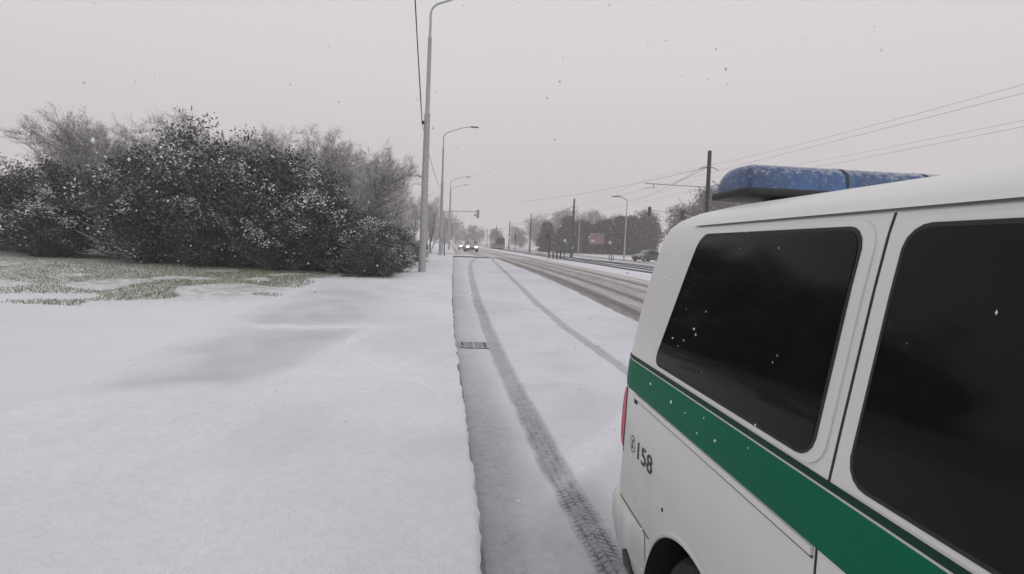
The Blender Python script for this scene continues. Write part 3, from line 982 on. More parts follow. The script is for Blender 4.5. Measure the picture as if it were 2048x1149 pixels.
wire('span_wire', (XP-.1, 33, gzf(XP, 33)+7.2), (25.7, 76, gzf(25.7, 76)+8.7), .5, 'thin wire from the nearest tram pole to the twin lamp', .01, cat='wire')

# tram stop island furniture
def post(name, x, y, h, r, mat, label, cat, group=None, cap=True):
    o = MB().lathe([(r*1.25, -.2), (r*1.25, .12), (r, .16), (r, h-.05), (r*1.15, h-.04), (r*1.1, h), (.001, h+.02)], 10).build(name, mat, None, True)
    o.location = (x, y, gzf(x, y))
    return tag(o, label, cat, group)
for k, (x, lb) in enumerate(((10.95, 'bollard next to the pedestrian signal on the tram stop island'),
                             (11.2, 'middle bollard of the three on the tram stop island'),
                             (11.45, 'bollard nearest the round sign post on the tram stop island'))):
    post('bollard', x, 55.2-.7*k, .85, .075, M_DARKM, 'short black '+lb, 'bollard', 'bollards on the tram stop island')

M_SIGNW = simple('sign_white', (.5, .5, .5), .5, 0, .08)
M_SIGNB = simple('sign_grey_back', (.30, .31, .32), .5, .3, .1)
M_LENS = simple('signal_lens_dark', (.02, .02, .02), .25, 0, .2)
def signal_head(r, x, y, z, s=1.0, mat=None, face=-1):
    """three-lamp head, lenses facing the camera side (face=-1) or away"""
    mat = mat or M_DARKM
    w, h, d = .15*s, .48*s, .11*s
    b = MB().bbox(x-w, x+w, y-d, y+d, z-h, z+h, .03*s).build('signal_head', mat, r)
    for k in (-1, 0, 1):
        zc = z+k*.31*s
        MB().lathe([(.001, y+face*d*1.02), (.10*s, y+face*d*1.02), (.10*s, y+face*d*1.1), (.001, y+face*d*1.12)], 12, 'y', (x, 0, zc)).build('lens', M_LENS, b, True)
        vs = []
        for t in range(7):
            a = math.pi*t/6
            vs.append([(x+math.cos(a)*.115*s, y+face*d, zc+math.sin(a)*.115*s), (x+math.cos(a)*.115*s, y+face*(d+.16*s), zc+math.sin(a)*.115*s-.02*s)])
        MB().grid(vs).build('visor', mat, b)
    return b
# pedestrian signal on the island
x, y = 10.72, 56.4
r = tag(empty('pedestrian_signal', (x, y, gzf(x, y))), 'black pedestrian signal post at the left end of the island bollards', 'traffic signal')
MB().lathe([(.09, -.2), (.09, 1.0), (.06, 1.02), (.055, 2.9), (.001, 2.92)], 10).build('post', M_DARKM, r, True)
b = MB().bbox(-.40, -.14, -.12, .12, 2.05, 2.62, .03).build('signal_box', M_DARKM, r)
MB().lathe([(.001, -.124), (.08, -.124), (.08, -.13), (.001, -.131)], 12, 'y', (-.27, 0, 2.47)).build('lens', M_LENS, b)
MB().lathe([(.001, -.124), (.08, -.124), (.08, -.13), (.001, -.131)], 12, 'y', (-.27, 0, 2.2)).build('lens', M_LENS, b)
MB().tube([(0, 0, 2.2), (-.2, 0, 2.3)], .02, 6).build('bracket', M_DARKM, r)
# round sign
def round_sign(x, y, h, rr, label, second=True):
    r = tag(empty('round_sign', (x, y, gzf(x, y))), label, 'road sign')
    MB().lathe([(.05, -.2), (.05, .6), (.035, .62), (.035, h+.1), (.001, h+.11)], 8).build('post', M_DARKM, r, True)
    MB().lathe([(.001, -.05), (rr, -.05), (rr, -.075), (.001, -.076)], 20, 'y', (0, 0, h-rr*.2)).build('sign_face', M_SIGNW, r)
    if second:
        MB().lathe([(.001, -.05), (rr*.6, -.05), (rr*.6, -.075), (.001, -.076)], 16, 'y', (rr*.8, 0, h-rr*2.0)).build('small_sign', M_SIGNB, r)
    return r
round_sign(11.65, 53.0, 1.95, .17, 'round pale sign on a dark post at the right end of the island bollards')
round_sign(19.3, 62.5, 2.2, .2, 'pale round sign between the tram line and the far carriageway', False)
post('marker_post', 18.95, 60.5, .95, .06, M_DARKM, 'short dark marker post left of the pale round sign', 'post')
post('marker_post', 20.0, 63.0, .8, .05, M_DARKM, 'short dark marker post right of the pale round sign', 'post')
# far small signal
x, y = 13.9, 112.0
r = tag(empty('far_signal', (x, y, gzf(x, y))), 'hazy signal on a thin post right of the far tram', 'traffic signal')
MB().lathe([(.07, -.2), (.06, 3.4), (.001, 3.42)], 8).build('post', M_DARKM, r, True)
signal_head(r, 0, -.16, 3.0, 1.05)

# left mast-arm signal over the road
x, y = -.75, 60.0
z = float(g(x, y))+KERB_H
r = tag(empty('mast_arm_signal', (x, y, z)), 'grey traffic light hanging over the road from a mast at the left', 'traffic signal')
MB().lathe([(.12, -.2), (.11, 1.5), (.085, 4.6), (.001, 4.62)], 10).build('mast', M_GALV, r, True)
MB().tube([(0, 0, 4.3), (1.0, 0, 4.55), (4.15, 0, 4.62)], [.06, .05, .035], 8).build('arm', M_GALV, r, True)
signal_head(r, 3.85, -.12, 4.35, 1.0, M_SIGNB, 1)
MB().bbox(3.42, 3.66, -.06, 0, 4.12, 4.34, .02).build('small_sign', M_SIGNB, r)
# right mast-arm signal, mast stands behind the van
x, y = 29.6, 55.0
z = gzf(x, y)
r = tag(empty('mast_arm_signal', (x, y, z)), 'pair of black traffic lights on a long arm left of the police van', 'traffic signal')
MB().lathe([(.13, -.2), (.12, 1.5), (.09, 5.2), (.001, 5.22)], 10).build('mast', M_DARKM, r, True)
MB().tube([(0, 0, 4.85), (-4.8, 0, 5.5), (-8.3, 0, 5.85)], [.06, .045, .03], 8).build('arm', M_GALV, r, True)
signal_head(r, -8.47, -.05, 5.68, 1.0)
signal_head(r, -4.85, -.12, 5.44, 1.0)
MB().lathe([(.001, -.02), (.2, -.02), (.2, -.05), (.001, -.051)], 16, 'y', (-9.05, 0, 5.62)).build('round_sign', M_SIGNB, r)
MB().tube([(-8.3, 0, 5.85), (-9.1, 0, 5.72)], .02, 6).build('sign_bracket', M_GALV, r)

# small sign post by the second lamp
x, y = -.35, 41.5
r = tag(empty('sign_post', (x, y, float(g(x, y))+KERB_H)), 'thin dark post with small sign beside the second street lamp', 'road sign')
MB().lathe([(.045, -.2), (.04, 1.45), (.001, 1.46)], 8).build('post', M_DARKM, r, True)
MB().bbox(-.35, .06, -.06, -.03, 1.05, 1.38, .01).build('sign_back', M_SIGNB, r)

# billboard
x, y = 32.5, 115.0
z = gzf(x, y)
r = tag(empty('billboard', (x, y, z)), 'faded red billboard on legs in front of the dark grove', 'billboard')
M_BRED = simple('billboard_red', (.21, .105, .11), .6, 0, .25, .7)
zb = 3.3-z
MB().bbox(-1.65, 1.65, -.08, .08, zb, zb+2.25, .02).build('panel', M_BRED, r)
MB().bbox(-1.3, -.45, -.1, -.082, zb+.45, zb+.95, .008).build('pale_print', M_SIGNW, r)
for lx in (-1.2, 0, 1.2):
    MB().tube([(lx, 0.02, -.2), (lx, 0.02, zb+.05)], .07, 6).build('leg', M_DARKM, r)
for k, lx in enumerate((-1.68, 1.62)):
    MB().box(lx, lx+.06, -.1, .1, zb-.03, zb+2.28).build('frame_side', M_SIGNB, r)
MB().box(-1.62, 1.62, -.1, .1, zb+2.252, zb+2.32).build('frame_top', M_SIGNB, r)

# ------------------------------------------------------------------ cars and tram
M_GLASS = simple('dark_glass', (.012, .014, .014), .06, 0, .1, 3, .3)
M_CHEAD = emis('headlight_on', (1.0, .78, .46), 22.0)
M_TAILOFF = simple('tail_lens', (.25, .02, .02), .3)
def car(name, x, y, rz, label, paint, lit, scale=1.0, suv=0.0, group=None):
    z = float(g(x, y))+.02 if x < 9 else gzf(x, y)
    r = tag(empty(name, (x, y, z), rz), label, 'car', group)
    r.scale = (scale,)*3
    # stations along the length (front at +y): y, bottom z, belt z, roof z, half width low, half width belt, half width roof
    S = suv
    st = [(-2.05, .42, .78, .80, .70, .74, .70), (-1.95, .30, .92, .96+S, .80, .84, .62), (-1.55, .22, .94, 1.36+S, .85, .86, .60), (-.9, .22, .93, 1.45+S, .86, .87, .61),
          (0, .22, .92, 1.46+S, .86, .87, .62), (.45, .22, .91, 1.38+S*.9, .86, .87, .60), (1.15, .22, .90, .96+S*.3, .86, .86, .66), (1.75, .24, .80, .85+S*.2, .84, .83, .62), (2.05, .32, .66, .72+S*.2, .74, .76, .56), (2.12, .42, .60, .64, .66, .68, .5)]
    rows = []
    for (yy, zb, zk, zr, wl, wk, wr) in st:
        zm = (zb+zk)/2
        rows.append([(-wl*.9, yy, zb), (-wl, yy, zb+.08), (-wk, yy, zm), (-wk, yy, zk), (-wr-.02, yy, zr-.05), (-wr*.85, yy, zr), (0, yy, zr+.02),
                     (wr*.85, yy, zr), (wr+.02, yy, zr-.05), (wk, yy, zk), (wk, yy, zm), (wl, yy, zb+.08), (wl*.9, yy, zb)])
    mb = MB().grid(rows, True)
    n = 13
    mb.f.append(tuple(range(n))); mb.f.append(tuple((len(st)-1)*n+k for k in range(n)))
    mb.build('body', paint, r, True)
    def pane(nm, q):
        MB().add(q, [(0, 1, 2, 3)]).build(nm, M_GLASS, r)
    def P(i, k, o=.012):
        p = Vector(rows[i][k]); c = Vector((0, p.y, .9)); d = (p-c); d.normalize()
        return p+d*o
    for s in ((3, 4), (9, 8)):
        for i0, i1 in ((2, 3), (3, 4), (4, 5)):
            a, b_, c, d = P(i0, s[0], .02), P(i1, s[0], .02), P(i1, s[1], .02), P(i0, s[1], .02)
            m = (a+b_+c+d)/4
            pane('side_window', [m+(q-m)*.88 for q in (a, b_, c, d)])
    for nm, i0, i1 in (('windscreen', 6, 5), ('rear_window', 1, 2)):
        a, b_, c, d = Vector(rows[i0][4]), Vector(rows[i0][8]), Vector(rows[i1][8]), Vector(rows[i1][4])
        up = Vector((0, .03 if nm == 'windscreen' else -.03, .035))
        m = (a+b_+c+d)/4
        pane(nm, [m+(q-m)*.9+up for q in (a, b_, c, d)])
    for sx_ in (-1, 1):
        for yy in (-1.28, 1.32):
            w = MB().lathe([(.20, -.09), (.30, -.10), (.32, -.06), (.32, .06), (.30, .10), (.20, .09)], 18, 'x').build('wheel', M_RUBBER, r, True)
            w.location = (sx_*.78, yy, .32)
            MB().lathe([(.001, .07*sx_), (.12, .09*sx_), (.20, .085*sx_)], 14, 'x').build('rim', M_RIM, w, True)
        h = MB().bbox(-.15, .15, -.06, .06, -.075, .075, .03).build('headlight', M_CHEAD if lit else M_SIGNW, r)
        h.location = (sx_*.54, 2.06, .62+S*.1)
        t = MB().bbox(-.12, .12, -.04, .04, -.12, .12, .02).build('tail_light', M_TAILOFF, r)
        t.location = (sx_*.62, -2.02, .78)
    MB().bbox(-.36, .36, 2.10, 2.16, .44, .56, .015).build('grille', M_BLACKP, r)
    return r
M_PGREY = simple('car_paint_silver', (.30, .29, .28), .35, .3, .1)
M_PWHITE = simple('car_paint_white', (.55, .55, .55), .35, 0, .08)
M_PDARK = snow_dusted('car_paint_dark', (.035, .037, .038), .35, .75, 1.25, .7, spec=.5)
car('oncoming_car', 3.05, 74.5, math.pi+.02, 'oncoming car with bright headlights, nearer of the two on the road', M_PGREY, True, 1.04, .08, 'cars on the road')
car('oncoming_car', 2.45, 88.0, math.pi, 'second oncoming car with lit headlights, partly hidden behind the nearer one', M_PWHITE, True, 1.0, .0, 'cars on the road')
car('dark_car', 26.3, 68.5, rad(118), 'dark hatchback standing beyond the tram tracks, left of the van window', M_PDARK, False, 1.0, .05)

# tram in the distance
x, y = 12.6, 132.0
r = tag(empty('tram', (x, y, gzf(x, y)+.06)), 'dull red tram in the distance on the near track', 'tram')
M_TRED = simple('tram_red', (.105, .066, .06), .5, 0, .2, 1.0)
M_TCREAM = simple('tram_grey', (.26, .23, .21), .5, 0, .15, 1.0)
prof = [(-1.15, .35), (-1.24, .5), (-1.25, 1.5), (-1.2, 2.6), (-1.0, 3.0), (-.6, 3.12), (0, 3.15), (.6, 3.12), (1.0, 3.0), (1.2, 2.6), (1.25, 1.5), (1.24, .5), (1.15, .35)]
rows = []
for t, s in ((-.35, .80), (-.15, .93), (.1, 1.0), (7, 1.0), (13.9, 1.0), (14.2, .9)):
    rows.append([(px*s, t, .35+(pz-.35)*(1-(1-s)*.35)) for px, pz in prof])
mb = MB().grid(rows, True); n = len(prof)
mb.f.append(tuple(range(n))); mb.f.append(tuple(5*n+k for k in range(n)))
mb.build('body', M_TRED, r, True)
MB().bbox(-.92, .92, -.42, -.3, 1.45, 2.55, .04).build('windscreen', M_GLASS, r)
MB().bbox(-.6, .6, -.34, -.2, 2.62, 2.86, .03).build('destination_board', M_BLACKP, r)
for k in range(6):
    for s in (-1, 1):
        MB().bbox(s*1.245-.012, s*1.245+.012, .9+k*2.15, 2.75+k*2.15, 1.5, 2.45, .008).build('side_window', M_GLASS, r)
MB().bbox(-1.0, 1.0, 0, 13.6, .06, .36, .03).build('undercarriage', M_BLACKP, r)
MB().bbox(-1.1, 1.1, -.5, -.28, .36, .75, .05).build('bumper', M_TCREAM, r)
for s in (-1, 1):
    MB().lathe([(.001, -.46), (.1, -.46), (.1, -.36), (.001, -.36)], 12, 'y', (s*.75, 0, 1.0)).build('headlight', M_SIGNW, r)
MB().tube([(-.6, 4, 3.2), (0, 5.2, 4.3), (0, 4.2, 5.2)], .04, 5).tube([(.6, 4, 3.2), (0, 5.2, 4.3)], .04, 5).tube([(-.8, 4.2, 5.22), (.8, 4.2, 5.22)], .04, 5).build('pantograph', M_DARKM, r)

# ------------------------------------------------------------------ police van
AX = Vector((.02981135, .99955554, 0)); NX = Vector((AX.y, -AX.x, 0))
S0, DLAT = 2.65, .74
vloc = AX*S0 + NX*DLAT
van = tag(empty('police_van', (vloc.x, vloc.y, float(g(1.5, 1.2))), math.atan2(-AX.y, -AX.x)), 'white police van with green stripe and blue roof light bar parked on the right', 'van')
VW = 1.90
def ipl(w, tab):
    return float(np.interp(w, [a for a, b in tab], [b for a, b in tab]))
T_INS = [(.20, .10), (.26, .05), (.40, .015), (.62, 0), (1.10, 0), (1.20, .013), (1.30, .028), (1.44, .05), (1.60, .075), (1.71, .095), (1.76, .108), (1.79, .13), (1.82, .18), (1.845, .26), (1.87, .40), (1.89, .60), (1.897, .80)]
T_UR = [(.20, .28), (.30, .19), (.47, .17), (.60, .185), (.76, .205), (1.05, .222), (1.17, .205), (1.30, .212), (1.45, .228), (1.59, .268), (1.71, .308), (1.76, .335), (1.79, .375), (1.82, .44), (1.845, .54), (1.87, .72), (1.89, .98), (1.897, 1.25)]
T_UF = [(.20, 4.70), (.30, 4.84), (.60, 4.86), (.80, 4.82), (.95, 4.72), (1.02, 4.55), (1.08, 4.30), (1.13, 4.10), (1.20, 4.00), (1.50, 3.66), (1.75, 3.36), (1.82, 3.22), (1.87, 2.95), (1.897, 2.5)]
T_RR = [(.2, .2), (1.2, .2), (1.7, .19), (1.82, .22), (1.897, .3)]
T_RF = [(.2, .4), (.9, .45), (1.1, .5), (1.2, .35), (1.8, .25), (1.897, .3)]
def ins(w): return ipl(w, T_INS)
def ring(w, so=0.0, ro=0.0):
    i = ins(w)-so; ur = ipl(w, T_UR)-ro; uf = ipl(w, T_UF); R = ipl(w, T_RR)+so; Rf = min(ipl(w, T_RF), (VW/2-i)*.95)
    R = min(R, (VW/2-i)*.95)
    pts = []
    for k in range(34):
        t = k/33; pts.append((uf-Rf+(ur+R-uf+Rf)*t, i))
    for k in range(1, 11):
        a = math.pi/2*k/11; pts.append((ur+R-R*math.sin(a), i+R-R*math.cos(a)))
    for k in range(9):
        t = k/8; v = i+R+(VW-2*i-2*R)*t
        pts.append((ur-.03*(1-((v-VW/2)/(VW/2))**2), v))
    for k in range(1, 11):
        a = math.pi/2*(1-k/11); pts.append((ur+R-R*math.sin(a), VW-i-R+R*math.cos(a)))
    for k in range(34):
        t = k/33; pts.append((ur+R+(uf-Rf-ur-R)*t, VW-i))
    for k in range(1, 9):
        a = math.pi/2*k/9; pts.append((uf-Rf+Rf*math.sin(a), VW-i-Rf+Rf*math.cos(a)))
    for k in range(9):
        t = k/8; v = VW-i-Rf-(VW-2*i-2*Rf)*t
        pts.append((uf+.06*(1-((v-VW/2)/(VW/2))**2), v))
    for k in range(1, 9):
        a = math.pi/2*(1-k/9); pts.append((uf-Rf+Rf*math.sin(a), i+Rf-Rf*math.cos(a)))
    return [(u, v, w) for u, v in pts]
def side_pt(u, w, off=0.0, left=False):
    i = ins(w); ur = ipl(w, T_UR); R = ipl(w, T_RR); uf = ipl(w, T_UF); Rf = ipl(w, T_RF)
    v = i; nu, nv = 0.0, -1.0
    x = ur+R-u
    if x > 0:
        x = min(x, R*.999); c = math.sqrt(R*R-x*x); v = i+R-c; nu, nv = -x/R, -c/R
    x = u-(uf-Rf)
    if x > 0:
        x = min(x, Rf*.97); v = i+Rf-math.sqrt(Rf*Rf-x*x)
    u2 = u+nu*off; v2 = v+nv*off
    if left:
        v2 = VW-v2
    return (u2, v2, w)

# body paint: white, a little dirty low down
m, nt, b = newmat('van_white')
pz = nnode(nt, 'ShaderNodeSeparateXYZ'); tcn = nnode(nt, 'ShaderNodeTexCoord', name='TC'); nt.links.new(tcn.outputs['Object'], pz.inputs[0])
dirt = mathn(nt, 'MULTIPLY', cramp(nt, pz.outputs['Z'], [(.25, (1, 1, 1)), (1.0, (0, 0, 0))]), cramp(nt, noise(nt, 3, 9, .75), [(.28, (0, 0, 0)), (.64, (.9, .9, .9))]))
wht = cramp(nt, noise(nt, 1.3, 5), [(.3, (.66, .66, .625)), (.7, (.71, .71, .675))])
nt.links.new(mixc(nt, dirt, wht, (.30, .28, .25)), b.inputs['Base Color'])
b.inputs['Roughness'].default_value = .38; b.inputs['Specular IOR Level'].default_value = .4
b.inputs['Coat Weight'].default_value = .25; b.inputs['Coat Roughness'].default_value = .12
M_VAN = m
M_GREEN = simple('van_green', (.003, .125, .062), .42, 0, .08, 2, .09)
M_GREEND = simple('van_dark_green', (.003, .035, .02), .5, 0, .08, 2, .2)
M_VGLASS = simple('privacy_glass', (.006, .008, .007), .05, 0, .2, 3, .14)
M_INKGREY = simple('seam_grey', (.16, .16, .155), .7)
M_SEAL = simple('window_seal', (.02, .02, .02), .7)
M_TAIL = simple('tail_light_red', (.55, .05, .085), .18, 0, .12, 5)
M_BLUE = None

levels = sorted(set([.20, .23, .26, .30, .35, .40, .47, .54, .62, .70, .76, .83, .90, .95, .985, 1.02, 1.05, 1.08, 1.105, 1.13, 1.165, 1.20, 1.25, 1.30, 1.37, 1.44, 1.52, 1.60, 1.66, 1.71, 1.74, 1.76, 1.775, 1.79, 1.805, 1.82, 1.833, 1.845, 1.858, 1.87, 1.88, 1.89, 1.897]))
mb = MB().grid([ring(w) for w in levels], True)
nr = len(ring(.5))
mb.f.append(tuple(range(nr))); mb.f.append(tuple((len(levels)-1)*nr+k for k in range(nr)))
body_me = mb.mesh('body', M_VAN, False)
body = bpy.data.objects.new('body', body_me); COL.objects.link(body)
WU = (1.10, 4.10); WZ = .295; WR = .412
cut = MB()
for u in WU:
    for s in (0, 1):
        v0, v1 = (-.2, .32) if s == 0 else (VW-.32, VW+.2)
        nn = 96
        a = [(u+WR*math.cos(2*math.pi*k/nn), v0, WZ+WR*math.sin(2*math.pi*k/nn)) for k in range(nn)]
        c = [(p[0], v1, p[2]) for p in a]
        cut.add(a+c, [tuple(range(nn)), tuple(range(2*nn-1, nn-1, -1))]+[(k, nn+k, nn+(k+1) % nn, (k+1) % nn) for k in range(nn)])
cuto = bpy.data.objects.new('cutter', cut.mesh('cutter', None)); COL.objects.link(cuto)
bo = body.modifiers.new('arches', 'BOOLEAN'); bo.object = cuto; bo.operation = 'DIFFERENCE'; bo.solver = 'EXACT'
dg = bpy.context.evaluated_depsgraph_get()
new_me = bpy.data.meshes.new_from_object(body.evaluated_get(dg))
body.modifiers.clear(); body.data = new_me; new_me.name = 'body'
bpy.data.objects.remove(cuto)
if not new_me.materials:
    new_me.materials.append(M_VAN)
new_me.polygons.foreach_set('use_smooth', [True]*len(new_me.polygons))
new_me.set_sharp_from_angle(angle=rad(30))
body.parent = van

# wheel arch liners, wheels
for u in WU:
    for s in (0, 1):
        sg = 1 if s == 0 else -1
        base_v = 0 if s == 0 else VW
        rows = []
        for (rr, dv) in ((WR-.003, .006), (WR-.003, .315), (.02, .316)):
            rows.append([(u+rr*math.cos(math.pi*(-.16+1.32*k/60)), base_v+sg*dv, WZ+rr*math.sin(math.pi*(-.16+1.32*k/60))) for k in range(61)])
        MB().grid(rows).build('arch_liner', M_BLACKP, van, True)
        # narrow painted lip round the arch
        lip = []
        for k in range(33):
            a = math.pi*(-.06+1.12*k/32)
            row = []
            for rr, ov in ((WR+.022, .0002), (WR+.016, .003), (WR+.006, .0035), (WR+.0005, .0)):
                uu, ww = u+rr*math.cos(a), WZ+rr*math.sin(a)
                p = side_pt(uu, max(ww, .21), ov, s == 1)
                row.append(p)
            lip.append(row)
        MB().grid(lip).build('arch_lip', M_VAN, van, True)
        w = empty('wheel', (0, 0, 0)); w.parent = van
        w.location = (u, base_v+sg*.155, .325)
        MB().lathe([(.20, -.10), (.25, -.108), (.305, -.10), (.325, -.07), (.325, .07), (.305, .10), (.25, .108), (.20, .10)], 40, 'y').build('tyre', M_RUBBER, w, True)
        MB().lathe([(.001, -.03*sg), (.07, -.04*sg), (.075, -.02*sg), (.14, -.03*sg), (.19, -.07*sg), (.205, -.095*sg), (.208, .0)], 30, 'y').build('rim', M_RIM, w, True)

# bumpers
def bumper(u_end, front):
    prof = [(.25, -.02, 0.0), (.275, .018, .03), (.33, .028, .05), (.45, .03, .055), (.52, .026, .05), (.545, .012, .03), (.552, -.01, .0)]
    rows = []
    for w, so, ro in prof:
        R = ring(w, so, ro)
        if not front:
            sel = [p for k, p in enumerate(R) if k <= 33+29+34 and p[0] < u_end]
            sel = [(u_end, sel[0][1], w)]+sel+[(u_end, sel[-1][1], w)]
        rows.append(sel)
    n = min(len(r_) for r_ in rows)
    # resample every row to the same count
    res = []
    for r_ in rows:
        P_ = np.array(r_); d = np.concatenate([[0], np.cumsum(np.linalg.norm(np.diff(P_, axis=0), axis=1))])
        t = np.linspace(0, d[-1], 70)
        row = []
        for t_ in t:
            p = [float(np.interp(t_, d, P_[:, c])) for c in range(3)]
            k_ = min(1.0, max(0.0, (p[0]-.57)/.11)); k_ = k_*k_*(3-2*k_)
            v_ = ins(p[2])-.003
            if p[1] < VW/2: p[1] = p[1]*(1-k_)+v_*k_
            else: p[1] = p[1]*(1-k_)+(VW-v_)*k_
            row.append(tuple(p))
        res.append(row)
    return MB().grid(res)
bumper(.692, False).build('rear_bumper', M_VAN, van, True)

def side_patch(name, bounds, w0, w1, off, mat, nw=14, nu=18, left=False, parent=None, skirt=.006):
    """closed panel lying on the van side; bounds(w) -> (u0, u1)"""
    rows = []
    for j in range(nw+1):
        t = .5-.5*math.cos(math.pi*j/nw); w = w0+(w1-w0)*t
        ua, ub = bounds(w)
        rows.append([side_pt(ua+(ub-ua)*k/nu, w, off, left) for k in range(nu+1)])
    mb = MB().grid(rows)
    # skirt to the body so the panel has thickness
    def sk(line_uw):
        a = [side_pt(u, w, off, left) for u, w in line_uw]; c = [side_pt(u, w, off-skirt, left) for u, w in line_uw]
        mb.grid([a, c])
    ws = [w0+(w1-w0)*(.5-.5*math.cos(math.pi*j/nw)) for j in range(nw+1)]
    sk([(bounds(w)[0], w) for w in ws]); sk([(bounds(w)[1], w) for w in ws])
    for w in (w0, w1):
        ua, ub = bounds(w); sk([(ua+(ub-ua)*k/nu, w) for k in range(nu+1)])
    return mb.build(name, mat, parent or van, True)

def rounded(ua, ub, w0, w1, rc):
    """linear side edges ua(w), ub(w) with rounded corners"""
    def f(w):
        e = 0
        d = min(w-w0, w1-w)
        if d < rc:
            x = rc-d; e = rc-math.sqrt(max(0, rc*rc-x*x))
        return ua(w)+e, ub(w)-e
    return f
lin = lambda a, b, w0, w1: (lambda w: a+(b-a)*(w-w0)/(w1-w0))
for lf in (False, True):
    wins = [('quarter_window', lin(.668, .835, 1.235, 1.722), lin(1.60, 1.60, 0, 1), 1.235, 1.722),
            ('side_window', lin(1.72, 1.72, 0, 1), lin(2.72, 2.72, 0, 1), 1.235, 1.722),
            ('front_window', lin(2.84, 2.84, 0, 1), lin(3.86, 3.35, 1.235, 1.70), 1.235, 1.70)]
    for nm, ua, ub, w0, w1 in wins:
        side_patch(nm, rounded(ua, ub, w0, w1, .045), w0, w1, .0085, M_VGLASS, 20, 14, lf)
        # dark rubber rim just proud of the paint
        wa = lambda w, ua=ua, w0=w0, w1=w1: ua(min(max(w, w0), w1))-.009
        wb = lambda w, ub=ub, w0=w0, w1=w1: ub(min(max(w, w0), w1))+.009
        side_patch('window_seal', rounded(wa, wb, w0-.009, w1+.009, .052), w0-.009, w1+.009, .0065, M_SEAL, 20, 14, lf)
        if nm != 'front_window':
            fa = lambda w, ua=ua, w0=w0, w1=w1, nm=nm: ua(min(max(w, w0), w1))-(.06 if nm == 'quarter_window' else .045)
            fb = lambda w, ub=ub, w0=w0, w1=w1: ub(min(max(w, w0), w1))+.04
            side_patch('window_frame', rounded(fa, fb, w0-.020, w1+.022, .06), w0-.020, w1+.022, .0045, M_VAN, 20, 14, lf)
    uend = lambda w: ipl(w, T_UR)+.012
    uf_ = lambda w: 4.0
    side_patch('green_stripe', lambda w: (uend(w), uf_(w)), 1.066, 1.187, .003, M_GREEN, 6, 60, lf)
    side_patch('stripe_edge', lambda w: (uend(w), uf_(w)), 1.192, 1.207, .003, M_GREEND, 3, 60, lf)
    side_patch('stripe_line', lambda w: (uend(w), uf_(w)), 1.1868, 1.1922, .0026, M_SIGNW, 1, 60, lf)
    side_patch('door_rail', lambda w: (.51, 1.655), 1.037, 1.0435, .002, M_SEAL, 2, 10, lf)
    side_patch('rail_lip', lambda w: (.51, 1.655), 1.0438, 1.062, .007, M_VAN, 4, 20, lf)
    side_patch('rail_end', lambda w: (.497, .53), 1.022, 1.046, .0035, M_SEAL, 3, 4, lf)
    side_patch('roof_gutter', lambda w: (.78, 3.3), 1.758, 1.7615, .004, M_INKGREY, 1, 30, lf)
    side_patch('roof_gutter_lip', lambda w: (.74, 3.3), 1.763, 1.776, .009, M_VAN, 4, 30, lf)
    for nm, u in (('door_seam', 1.665), ('door_seam', 2.78)):
        side_patch(nm, lambda w, u=u: (u-.003, u+.003), .30, 1.755, .0012, M_SEAL, 40, 1, lf)
    side_patch('sill_seam', lambda w: (1.52, 3.7), .362, .368, .0012, M_SEAL, 1, 20, lf)
    side_patch('bumper_shade_patch', rounded(lambda w: .40+(w-.2)*.35, lambda w: .57, .1, .385, .07), .215, .384, .034, M_BLACKP, 14, 8, lf)  # raised black patch stands in for the shaded underside below the bumper
    side_patch('bumper_seam', lambda w: (.36, .735), .553, .558, .0016, M_SEAL, 1, 14, lf)
    side_patch('body_plug', lambda w: (.86-math.sqrt(max(0, .007**2-(w-.735)**2)), .86+math.sqrt(max(0, .007**2-(w-.735)**2))), .7285, .7415, .0025, M_SEAL, 6, 2, lf)
    # tail lamp wrapping the rear corner
    rows = []
    for j in range(15):
        w = .752+(1.066-.752)*j/14
        ur = ipl(w, T_UR); R = ipl(w, T_RR)
        sh = math.sin(math.pi*min(1, max(0, j/14)))**.4
        row = []
        for k in range(13):
            a0 = rad(9)+(1-sh)*rad(20); a = a0+(math.pi/2+.25-a0)*k/12
            o = .016*sh*(1 if 0 < k < 12 else .2)
            if a <= math.pi/2:
                u, v = ur+R-(R+o)*math.sin(a), ins(w)+R-(R+o)*math.cos(a)
            else:
                u, v = ur-o, ins(w)+R+(a-math.pi/2)*R
            row.append((u, VW-v if lf else v, w))
        rows.append(row)
    MB().grid(rows).build('tail_light', M_TAIL, van, True)
    side_patch('tail_light_seal', lambda w: (ipl(w, T_UR)+.2-.2*math.sin(rad(11)), ipl(w, T_UR)+.2-.2*math.sin(rad(11))+.007), .76, 1.06, .002, M_SEAL, 10, 1, lf)
    # mirror and headlight at the front end
    mr = MB().bbox(3.55, 3.75, -.24 if not lf else VW+.06, -.06 if not lf else VW+.24, 1.18, 1.42, .04).build('mirror', M_BLACKP, van, True)
    hl = MB().grid([[side_pt(4.42+.05*k, w, .008, lf) for k in range(8)] for w in (.74, .78, .84, .90, .93)]).build('headlight', M_SIGNW, van, True)
# rear face: stripe, window
def rear_patch(name, v0, v1, w0, w1, off, mat):
    rows = []
    for j in range(9):
        w = w0+(w1-w0)*j/8
        rows.append([(ipl(w, T_UR)-.03*(1-((v-VW/2)/(VW/2))**2)-off, v, w) for v in np.linspace(v0, v1, 13)])
    return MB().grid(rows).build(name, mat, van, True)
rear_patch('rear_window', .27, VW-.27, 1.24, 1.68, .005, M_VGLASS)
rear_patch('rear_stripe', .21, VW-.21, 1.066, 1.187, .004, M_GREEN)
rows = []
for j in range(7):
    w = 1.24+(1.74-1.24)*j/6
    uf = ipl(w, T_UF)
    rows.append([(uf+.06*(1-((v-VW/2)/(VW/2))**2)+.008, v, w) for v in np.linspace(.45, VW-.45, 11)])
MB().grid(rows).build('windscreen', M_VGLASS, van, True)

